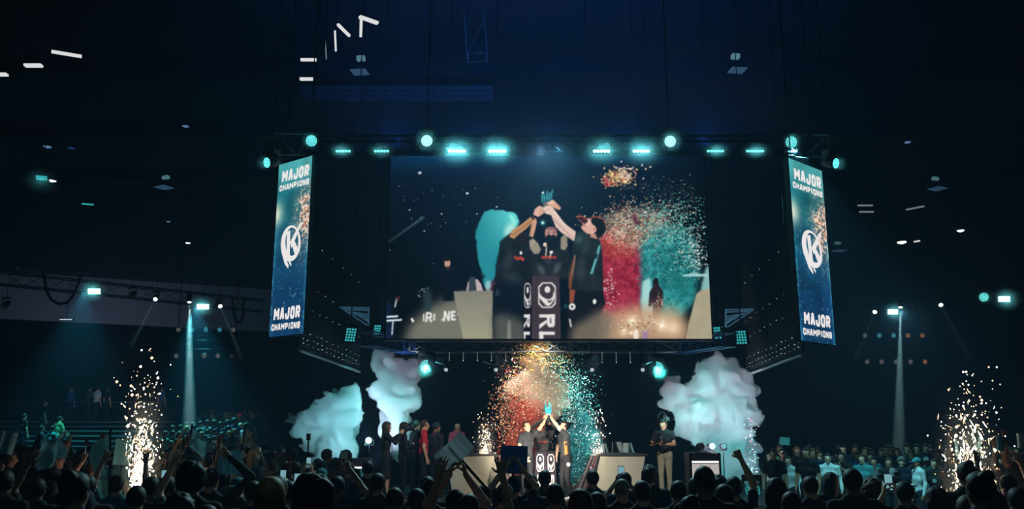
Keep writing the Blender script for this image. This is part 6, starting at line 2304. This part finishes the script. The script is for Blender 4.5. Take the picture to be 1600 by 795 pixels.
# nearest heads, seen from behind (px, crown y, head width px)
FG = [
    ('stand_long', 8, 736, 34, 'black', 'short', 'black', 'dark figure cut by the lower left picture edge'),
    ('stand', 33, 722, 24, 'black', 'short', 'black', 'dark silhouetted spectator just right of the lower left edge figure'),
    ('left_up', 60, 748, 26, 'charcoal', 'short', 'black', 'spectator with one arm up below the waving flag on the left'),
    ('stand_long', 103, 741, 28, 'black', 'short', 'black', 'dark broad spectator in front of the lit faces on the left'),
    ('stand', 128, 763, 42, 'navy', 'hood', 'black', 'spectator in a navy hood at the bottom left'),
    ('both_up', 184, 742, 24, 'teal', 'short', 'brown', 'spectator in a teal shirt with raised arms left of the left sparks'),
    ('stand', 214, 760, 30, 'navy', 'short', 'black', 'navy-clad spectator right below the left spark fountain'),
    ('phone_up', 238, 745, 26, 'striped grey', 'short', 'brown', 'spectator in striped grey top holding a lit phone right of the left sparks'),
    ('stand_long', 262, 744, 32, 'black', 'short', 'black', 'dark heavy spectator right of the left sparks'),
    ('left_up', 290, 752, 26, 'striped grey', 'short', 'brown', 'spectator in striped top raising an arm below the left beam'),
    ('arm_bent', 330, 733, 31, 'black', 'short', 'brown', 'brown-haired spectator with a bent arm raised beside the head'),
    ('stand', 372, 745, 27, 'black', 'capback', 'black', 'spectator in a pale teal cap right of the bent raised arm'),
    ('stand_long', 396, 752, 26, 'charcoal', 'short', 'black', 'short-haired spectator between the teal cap and the big blond head'),
    ('stand', 423, 748, 58, 'black', 'crop', 'blond', 'largest head in the front crowd, light brown hair'),
    ('phone_up', 452, 752, 30, 'black', 'short', 'black', 'spectator holding a phone right of the largest head'),
    ('stand_long', 495, 744, 52, 'black', 'curly', 'black', 'bushy dark-haired spectator in front of the left cloud'),
    ('stand', 497, 717, 21, 'black', 'short', 'black', 'round dark head against the base of the left cloud'),
    ('stand_slim', 503, 731, 20, 'charcoal', 'capback', 'black', 'spectator with a teal cap below the round dark head'),
    ('phone_high', 528, 744, 24, 'charcoal', 'short', 'black', 'spectator holding a phone high in front of the left cloud'),
    ('stand_long', 575, 720, 23, 'black', 'short', 'black', 'wide-shouldered spectator below the bright white lamp'),
    ('stand', 590, 740, 30, 'black', 'short', 'black', 'dark head in front of the woman filming'),
    ('stand', 617, 764, 34, 'navy', 'crop', 'brown', 'close-cropped head with a teal rim left of the centre bottom'),
    ('stand_slim', 651, 764, 29, 'black', 'short', 'black', 'spectator right of the close-cropped head'),
    ('stand_long', 668, 745, 24, 'black', 'short', 'black', 'dark spectator below the person in the red shirt'),
    ('hold_up', 712, 766, 30, 'black', 'short', 'black', 'spectator raising both arms to hold a white card'),
    ('both_up', 733, 772, 30, 'charcoal', 'short', 'brown', 'spectator with both arms raised right of the white card'),
    ('stand', 755, 760, 26, 'black', 'crop', 'brown', 'spectator in front of the left desk'),
    ('stand', 788, 756, 25, 'black', 'short', 'black', 'spectator below the dark blue board'),
    ('hold_up', 803, 744, 22, 'black', 'short', 'black', 'spectator lifting a dark blue board left of the players'),
    ('stand_long', 829, 741, 23, 'black', 'short', 'black', 'spectator in front of the left player'),
    ('stand_long', 851, 735, 26, 'black', 'short', 'black', 'broad dark spectator right in front of the podium'),
    ('stand_slim', 867, 756, 22, 'black', 'short', 'black', 'slim spectator just right of the podium'),
    ('stand_long', 926, 735, 24, 'black', 'short', 'black', 'spectator silhouetted against the striped end of the right desk'),
    ('stand_slim', 911, 772, 25, 'teal', 'crop', 'brown', 'bottom-edge spectator left below the right desk'),
    ('stand', 933, 770, 31, 'navy', 'short', 'brown', 'bottom-edge spectator with teal-rimmed hair below the right desk'),
    ('stand', 972, 750, 32, 'black', 'crop', 'grey', 'grey-haired spectator below the right desk'),
    ('stand', 1003, 752, 29, 'charcoal', 'short', 'brown', 'brown-haired spectator right of the grey-haired one'),
    ('phone_up', 976, 738, 20, 'black', 'short', 'black', 'spectator with a lit phone in front of the right desk'),
    ('stand_long', 1015, 728, 26, 'black', 'curly', 'black', 'curly-haired spectator below the camera operator'),
    ('stand_long', 1060, 752, 33, 'black', 'short', 'black', 'round-headed spectator left below the boxy light stand'),
    ('stand_slim', 1086, 746, 23, 'black', 'short', 'black', 'narrow-headed spectator in front of the boxy light stand'),
    ('stand', 1122, 743, 28, 'black', 'curly', 'black', 'bushy-haired spectator right of the boxy light stand'),
    ('fist_up', 1146, 745, 27, 'black', 'short', 'black', 'spectator punching a fist up against the big smoke cloud'),
    ('stand', 1212, 746, 36, 'black', 'long', 'black', 'long-haired spectator right of the floor ring light'),
    ('stand_long', 1236, 770, 40, 'navy', 'crop', 'brown', 'spectator with teal-lit shoulders at the bottom right of centre'),
    ('stand_long', 1266, 745, 31, 'black', 'short', 'black', 'round dark head between two long-haired spectators on the right'),
    ('stand_slim', 1296, 737, 27, 'black', 'long', 'brown', 'long brown-haired spectator in front of the white shirt on the right'),
    ('stand_long', 1331, 733, 35, 'black', 'short', 'black', 'large dark broad-shouldered spectator on the right'),
    ('stand', 1362, 748, 28, 'black', 'curly', 'auburn', 'spectator with curly hair lit orange on the right'),
    ('phone_up', 1412, 753, 27, 'black', 'short', 'black', 'spectator filming with a phone left of the right sparks'),
    ('stand_slim', 1461, 760, 29, 'black', 'long', 'brown', 'long-haired spectator left of the large right spark fountain'),
    ('stand', 1512, 775, 27, 'charcoal', 'short', 'auburn', 'auburn head in front of the large right spark fountain'),
    ('both_up', 1572, 742, 17, 'pink', 'short', 'brown', 'spectator in pink with raised arms at the right edge'),
    ('stand', 1590, 763, 28, 'black', 'short', 'black', 'dark head at the lower right picture edge'),
    ('stand_long', 1552, 768, 28, 'teal', 'short', 'black', 'spectator in teal between the right sparks and the right edge'),
]
made = {}
for i, (bd, px, py, hw_, top, hair, hc, lab) in enumerate(FG):
    Y = .205 * 1365 / hw_
    if py > 682:
        Y = min(Y, (CAMZ - 1.56) * 1365 / (py - 680))
    capc = 'teal' if 'cap' in hair else ('navy' if hair == 'hood' else None)
    o = put_person(bd, px, py, Y, lab, rng.uniform(-.25, .25) if bd.startswith('stand') else 0.0, top, 'front crowd seen from behind', hair, hc, int(rng.integers(0, 3)), capc)
    made[lab] = (o, bd)

for key, lab in (('spectator in striped grey top holding a lit phone right of the left sparks', 'lit phone right of the left spark fountain'),
                 ('spectator holding a phone right of the largest head', 'lit phone right of the largest head in the front crowd'),
                 ('spectator holding a phone high in front of the left cloud', 'phone held high against the left cloud'),
                 ('spectator with a lit phone in front of the right desk', 'lit phone in front of the right desk'),
                 ('spectator filming with a phone left of the right sparks', 'small blue-lit phone left of the right spark fountain')):
    o, bd = made[key]
    phone(o, bd, lab, 'high against' not in lab)

# boards, cards and flags
o, bd = made['spectator raising both arms to hold a white card']
board(710, 706, o.location.y + .25, .30, .18, 'white card held up at a slant left of the left desk', (226, 226, 228), .2, -.75)
o, bd = made['spectator lifting a dark blue board left of the players']
board(803, 718, o.location.y + .28, .30, .30, 'dark blue board held up left of the players', (60, 112, 150), .05, .04)
board(12, 692, 13.0, .20, .32, 'pale teal board cut by the left picture edge', (160, 215, 222), .3, .15)
board(192, 706, 14.0, .26, .40, 'tall teal board beside the left spark fountain', (130, 210, 214), .2, .05)
board(359, 722, 11.5, .30, .30, 'flat teal board held below the left stand', (150, 200, 210), 0, .04)
board(1226, 689, 20.0, .24, .17, 'small pale teal sign on a stick right of the big smoke cloud', (160, 226, 224), 0, .1)


def flag(px0, py0, px1, py1, Y, h, label, col, seed):
    a, b = P(px0, py0, Y), P(px1, py1, Y)
    r = np.random.default_rng(seed)
    root = empty('flag', a, label, 'flag', 'flags waved in the crowd')
    nx, ny = 22, 14
    v, f = [], []
    d = (b - a)
    for j in range(ny):
        for i in range(nx):
            s, t = i / (nx - 1), j / (ny - 1)
            p = a + d * s + Vector((0, 0, -h * t * (1 - .25 * s)))
            p.y += .16 * math.sin(s * 8 + t * 2.0 + seed) * s + .05 * math.sin(t * 7 + s * 3)
            p.z += .07 * math.sin(s * 6 + seed) * s
            v.append(tuple(p - a))
    for j in range(ny - 1):
        for i in range(nx - 1):
            q = j * nx + i
            f.append((q, q + 1, q + nx + 1, q + nx))
    me = bpy.data.meshes.new('flag_cloth')
    me.from_pydata(v, [], f)
    me.materials.append(paper('flag_%d' % seed, col))
    me.polygons.foreach_set('use_smooth', [True] * len(f))
    o = bpy.data.objects.new('flag_cloth', me)
    COL.objects.link(o)
    o.parent = root
    c = MB().tube((0, 0, .05), (-.12 if px1 > px0 else .12, -.05, -1.25), .014).build('flag_pole', M_TRUSSD)
    c.parent = root
    return root


flag(62, 686, 106, 680, 12.0, .42, 'big blue-teal flag waving in front of the empty bleacher', (90, 160, 180), 3)
flag(172, 676, 142, 700, 11.5, .55, 'dark teal flag beside the tall teal board on the left', (66, 136, 150), 5)
flag(300, 668, 322, 690, 12.5, .30, 'blurred blue flag below the bright left beam', (100, 180, 200), 7)
flag(286, 690, 272, 712, 12.0, .40, 'olive grey flag right of the left spark fountain', (110, 116, 100), 9)
flag(384, 668, 402, 690, 13.0, .26, 'narrow grey flag right of the left stand', (150, 145, 136), 11)

# raised cups at the right edge
o, bd = made['spectator in pink with raised arms at the right edge']
for k, (px, py, lab) in enumerate(((1563, 694, 'teal paper cup raised right of the right sparks'), (1595, 690, 'pale paper cup raised at the right picture edge'))):
    p = P(px, py, o.location.y + .15)
    e = empty('paper_cup', p, lab, 'cup', 'cups raised at the right edge')
    MB().lathe(p - Vector((0, 0, .07)), (.12, 0, 1), [(0, .035), (.14, .048), (.15, .05)], 14).build('cup_body', cloth('cup_%d' % k, (120, 180, 184) if k == 0 else (190, 200, 202)), e)
    MB().lathe(p + Vector((.017, 0, .076)), (.12, 0, 1), [(0, .052), (.01, .052), (.012, .04)], 14).build('rim', M_PRINT, e)

# production table with small cameras, left of the right sparks
tp = P(1388, 756, 17.2)
tb = empty('production_table', (tp.x, 17.2, 0), 'small production table among the crowd left of the right sparks', 'table')
MB().box((tp.x, 17.2, tp.z - .02), (.9, .5, .04)).build('table_top', mat('table_pale', (190, 196, 200), .5), tb)
for sx in (-1, 1):
    for sy in (-1, 1):
        MB().tube((tp.x + sx * .4, 17.2 + sy * .2, 0), (tp.x + sx * .4, 17.2 + sy * .2, tp.z - .03), .02).build('leg', M_BLACK, tb)
taken += [(tp.x - .25, 17.2), (tp.x + .25, 17.2)]
for k, (dx, lab) in enumerate(((-.22, 'pale camera on the left of the production table'), (.1, 'taller pale camera on the right of the production table'))):
    c = Vector((tp.x + dx, 17.15, tp.z))
    e = empty('studio_camera', c, lab, 'camera', 'cameras on the production table')
    hh = .10 + .05 * k
    mp_ = mat('camera_pale', (200, 206, 210), .4)
    MB().tube(c, c + Vector((0, 0, hh)), .03, .02).build('foot', M_BLACK, e)
    MB().box(c + Vector((0, 0, hh + .05)), (.10, .16, .10)).build('body', mp_, e)
    MB().tube(c + Vector((0, -.08, hh + .05)), c + Vector((0, -.17, hh + .05)), .035, .042, 12).build('lens', M_BLACK, e)
    MB().box(c + Vector((0, .05, hh + .125)), (.06, .10, .05)).build('viewfinder', mp_, e)

# second row: people one can pick out further back (px, crown y, distance, ...)
MID = [
    ('stand_slim', 17, 706, 13.5, -1.2, 'black', 'short', 'brown', 'spectator in profile below the pale board at the left edge', None),
    ('phone_up', 88, 704, 12.5, -1.1, 'charcoal', 'cap', 'black', 'man in a pale teal cap in profile with face lit orange', 'teal'),
    ('stand', 1213, 712, 20.5, 2.9, 'charcoal', 'cap', 'black', 'spectator in a green cap below the small sign', 'green'),
    ('stand_long', 1231, 712, 20.0, 2.6, 'white', 'short', 'black', 'spectator in a white top under the small sign on a stick', None),
    ('stand', 1262, 709, 21.0, 3.1, 'charcoal', 'cap', 'brown', 'spectator in dark top and pale cap right of the small sign', 'white'),
    ('stand_slim', 1280, 709, 21.6, 3.0, 'grey', 'long', 'blond', 'grey-clad long-haired spectator left of the white shirt', None),
    ('stand_long', 1293, 708, 19.6, 2.7, 'white', 'short', 'black', 'spectator in a white shirt facing the stage right of the grey-clad one', None),
    ('clap', 1314, 706, 20.2, 2.5, 'black', 'short', 'brown', 'spectator in black with hands together right of the white shirt', None),
    ('stand', 1339, 706, 21.4, 2.6, 'blue', 'short', 'brown', 'spectator in blue left of the teal top', None),
    ('stand_long', 1347, 709, 19.7, 2.3, 'teal', 'short', 'brown', 'spectator in a bright teal top on the right', None),
    ('clap', 1365, 715, 20.0, 2.6, 'striped grey', 'short', 'black', 'spectator in black and teal stripes right of the teal top', None),
    ('stand_long', 1388, 714, 19.6, 2.6, 'black', 'long', 'brown', 'long-haired spectator in black below the right beam', None),
    ('stand', 1408, 715, 20.0, 2.9, 'navy', 'curly', 'grey', 'grey curly-haired spectator just right of the right beam', None),
    ('stand_long', 1433, 714, 18.6, 1.6, 'white', 'cap', 'brown', 'man in white and teal jacket and cap in profile, left of the right sparks', 'teal'),
    ('stand', 1447, 713, 20.6, 2.6, 'teal', 'cap', 'black', 'spectator in a white cap behind the man in profile', 'white'),
    ('stand_long', 1459, 719, 18.8, 2.7, 'black', 'short', 'black', 'spectator in black with a pale chest patch left of the right sparks', None),
    ('left_up', 1457, 703, 22.5, 2.7, 'maroon', 'short', 'black', 'spectator with a raised arm behind the white cap', None),
    ('both_up', 1589, 716, 13.0, -.2, 'maroon', 'short', 'brown', 'spectator in maroon with raised arms at the right picture edge', None),
    ('stand_slim', 395, 702, 16.0, -.3, 'grey', 'long', 'blond', 'light-haired spectator right of the flat teal board', None),
    ('stand', 425, 708, 17.0, -.4, 'white', 'short', 'brown', 'spectator in a white top left of the left cloud', None),
    ('stand', 441, 706, 17.5, -.4, 'teal', 'long', 'blond', 'blond spectator in teal beside the left cloud', None),
    ('phone_up', 463, 722, 12.5, -.3, 'charcoal', 'short', 'black', 'spectator holding up a phone beside the thin pole stand', None),
    ('phone_up', 418, 744, 10.0, -.3, 'charcoal', 'short', 'brown', 'spectator filming left of the left cloud', None),
    ('both_up', 305, 712, 12.0, -.2, 'white', 'short', 'brown', 'spectator in a white shirt with raised arms under the left beam', None),
    ('arm_bent', 325, 712, 13.5, -.3, 'grey', 'short', 'black', 'spectator in grey with a raised elbow under the left beam', None),
    ('stand', 145, 722, 14.0, -.5, 'teal', 'short', 'brown', 'spectator in teal between the dark teal flag and the tall board', None),
    ('hold_up', 352, 738, 11.7, -.2, 'charcoal', 'short', 'black', 'spectator holding up the flat teal board', None),
]
for bd, px, py, Y, rz, top, hair, hc, lab, capc in MID:
    made[lab] = (put_person(bd, px, py, Y, lab, rz, top, 'people picked out in the middle crowd', hair, hc, int(rng.integers(0, 3)), capc), bd)
for key, lab in (('man in a pale teal cap in profile with face lit orange', 'glowing phone held by the man in the pale teal cap'),
                 ('spectator holding up a phone beside the thin pole stand', 'bright phone beside the thin pole stand'),
                 ('spectator filming left of the left cloud', 'glowing phone left of the left cloud')):
    o, bd = made[key]
    phone(o, bd, lab)
o, bd = made['spectator in black with a pale chest patch left of the right sparks']
child_mb(o, 'chest_patch', MB().lathe((.03, .126, 1.22), (0, 1, .1), [(0, .05), (.004, .05)], 10), cloth('patch', (120, 160, 150)), 'pale chest patch')

# people on the bleacher
BL = [('sit', 93, 647, 7, 'green', 'spectator in a green top sitting alone on the bleacher'), ('stand', 68, 641, 8, 'black', 'dark spectator standing left of the green top on the bleacher'),
      ('stand', 36, 664, 5, 'black', 'dark spectator standing at the lower left of the bleacher'), ('sit', 82, 662, 5, 'teal', 'spectator sitting below the green top on the bleacher'),
      ('sit', 98, 668, 4, 'navy', 'spectator in navy sitting lower right of the green top'), ('sit', 64, 664, 5, 'charcoal', 'dark spectator sitting below the standing one on the bleacher')]
for bd, px, py, row, top, lab in BL:
    z, y = .45 + row * .195, 28.6 + row * .82
    fl = z + .02 - .40 if bd == 'sit' else z - .225
    yy = y + (-.05 if bd == 'sit' else .42)
    put_person(bd, px, py, yy, lab, math.radians(rng.uniform(-50, -20)), top, 'people on the bleacher', 'short', 'black', 1, None, fl + (0 if bd != 'sit' else 0), .3, (.95, 1.05))
WK = DZ + .03
for bd, px, top, lab in (('stand_long', 109, 'blue', 'spectator in a blue jersey at the rail above the bleacher'), ('cross', 138, 'charcoal', 'dark spectator at the rail right of the blue jersey'),
                         ('stand', 151, 'white', 'spectator in a pale shirt at the rail'), ('stand_slim', 167, 'black', 'dark spectator at the rail right of the pale shirt'),
                         ('stand', 252, 'blue', 'spectator in blue standing behind the left sparks at the rail')):
    put_person(bd, px, 628, 39.2, lab, math.radians(-30), top, 'people at the guard rail', 'short', 'black', 1, None, WK, .3, (.95, 1.06))

LOOK = {'long': 'long-haired', 'curly': 'curly-haired', 'short': 'short-haired', 'crop': 'close-cropped', 'bun': 'bun-haired'}
ACT = {'both_up': 'with both arms up', 'left_up': 'with one arm up', 'phone_up': 'with hands up', 'clap': 'with joined hands', 'cross': 'with folded arms'}
ORD = ['first', 'second', 'third', 'fourth', 'fifth', 'sixth', 'seventh', 'eighth', 'ninth', 'tenth']


def name_zone(members, zone, group):
    """members: (object, px, hair, top, pose): describe by look; number from the left where looks repeat"""
    by = {}
    for o, px, hr, top, bd in members:
        by.setdefault((LOOK[hr], top, ACT.get(bd, '')), []).append((px, o))
    for (hr, top, act), l in by.items():
        l.sort(key=lambda x: x[0])
        for i, (px, o) in enumerate(l):
            lab = ' '.join(x for x in (hr, 'spectator in', top, act) if x)
            if len(l) > 1:
                lab += ' %s from left,' % ORD[min(i, 9)]
            lab += ' ' + zone
            tag(o, lab, None, group)


# packed stand behind the left beam: six rows
TOPS = ['teal', 'white', 'navy', 'blue', 'green', 'charcoal', 'teal', 'grey', 'black']
zone = 'packed stand behind the left beam'
for row in range(6):
    fl = .12 + row * .24
    y = 30.5 + row
    n = 10
    rowm = []
    for i in range(n):
        x = ST0 + .35 + (ST1 - ST0 - .7) * (i + .5 * (row % 2) + rng.uniform(-.1, .1)) / n
        if rng.random() < .12:
            continue
        top = TOPS[int(rng.integers(len(TOPS)))]
        bd = ['stand', 'stand_long', 'stand_slim', 'clap', 'cross'][int(rng.integers(5))]
        taken.append((x, y))
        hr = ['short', 'long', 'crop', 'curly'][int(rng.integers(4))]
        o = person(bd, (x, y, fl), math.radians(rng.uniform(-50, -10)), rng.uniform(.93, 1.06), None, None, cm(top), JEANS, int(rng.integers(0, 3)), hr, ['black', 'brown', 'brown', 'blond'][int(rng.integers(4))])
        rowm.append((o, x, hr, top, bd))
    name_zone(rowm, 'in %s row of the left stand' % ['front', 'second', 'third', 'fourth', 'fifth', 'top'][row], 'crowd packed in the stand behind the left beam')


# filler crowd on the floor, in zones
def fill(pxr, Yr, n, zone, tops, face, sep=.5, tries=40, poses=('stand', 'stand_long', 'stand_slim', 'clap', 'stand', 'both_up', 'phone_up', 'left_up')):
    cnt = 0
    mem = []
    for _ in range(n * tries):
        if cnt >= n:
            break
        Y = rng.uniform(*Yr)
        px = rng.uniform(*pxr)
        p = P(px, 700, Y)
        if not all((p.x - a) ** 2 + (Y - b) ** 2 > sep * sep for a, b in taken):
            continue
        taken.append((p.x, Y))
        cnt += 1
        top = tops[int(rng.integers(len(tops)))]
        bd = poses[int(rng.integers(len(poses)))]
        hr = ['short', 'long', 'crop', 'curly', 'bun'][int(rng.integers(5))]
        o = person(bd, (p.x, Y, 0), math.radians(face + rng.uniform(-25, 25)), rng.uniform(.91, 1.03), None, None, cm(top), JEANS, int(rng.integers(0, 3)),
                   hr, ['black', 'brown', 'auburn', 'black'][int(rng.integers(4))])
        mem.append((o, px, hr, top, bd))
    name_zone(mem, zone, 'crowd ' + zone)


fill((95, 150), (15.5, 22), 22, 'left of the tall teal board', ['pink', 'tan', 'grey', 'maroon'], 165, .5, poses=('stand', 'clap', 'stand_slim', 'left_up'))
fill((-20, 100), (14.5, 26), 22, 'in crowd below the bleacher', ['black', 'charcoal', 'navy', 'teal'], -40)
fill((150, 290), (14.5, 26), 24, 'in crowd by the left sparks', ['black', 'charcoal', 'navy', 'teal'], -35)
fill((290, 450), (14, 25), 24, 'in crowd left of the left cloud', ['black', 'charcoal', 'teal', 'grey'], -25)
fill((450, 560), (11.5, 16.5), 8, 'in crowd before the left cloud', ['black', 'charcoal', 'navy'], -15, poses=('stand', 'stand_long', 'stand_slim'))
fill((1195, 1330), (19, 25), 20, 'in crowd right of the big cloud', ['black', 'charcoal', 'grey', 'navy'], 160, poses=('stand', 'stand_long', 'clap', 'cross'))
fill((1330, 1480), (20.5, 26), 20, 'in crowd below the right beam', ['black', 'charcoal', 'teal', 'navy'], 160, poses=('stand', 'stand_long', 'clap', 'cross'))
fill((1480, 1620), (12, 24), 22, 'in crowd by the right sparks', ['black', 'charcoal', 'maroon', 'navy'], 25)
fill((20, 1600), (5.2, 8.5), 14, 'in dark front row at bottom edge', ['black', 'charcoal'], 0, .55, poses=('stand', 'stand_long', 'stand_slim'))
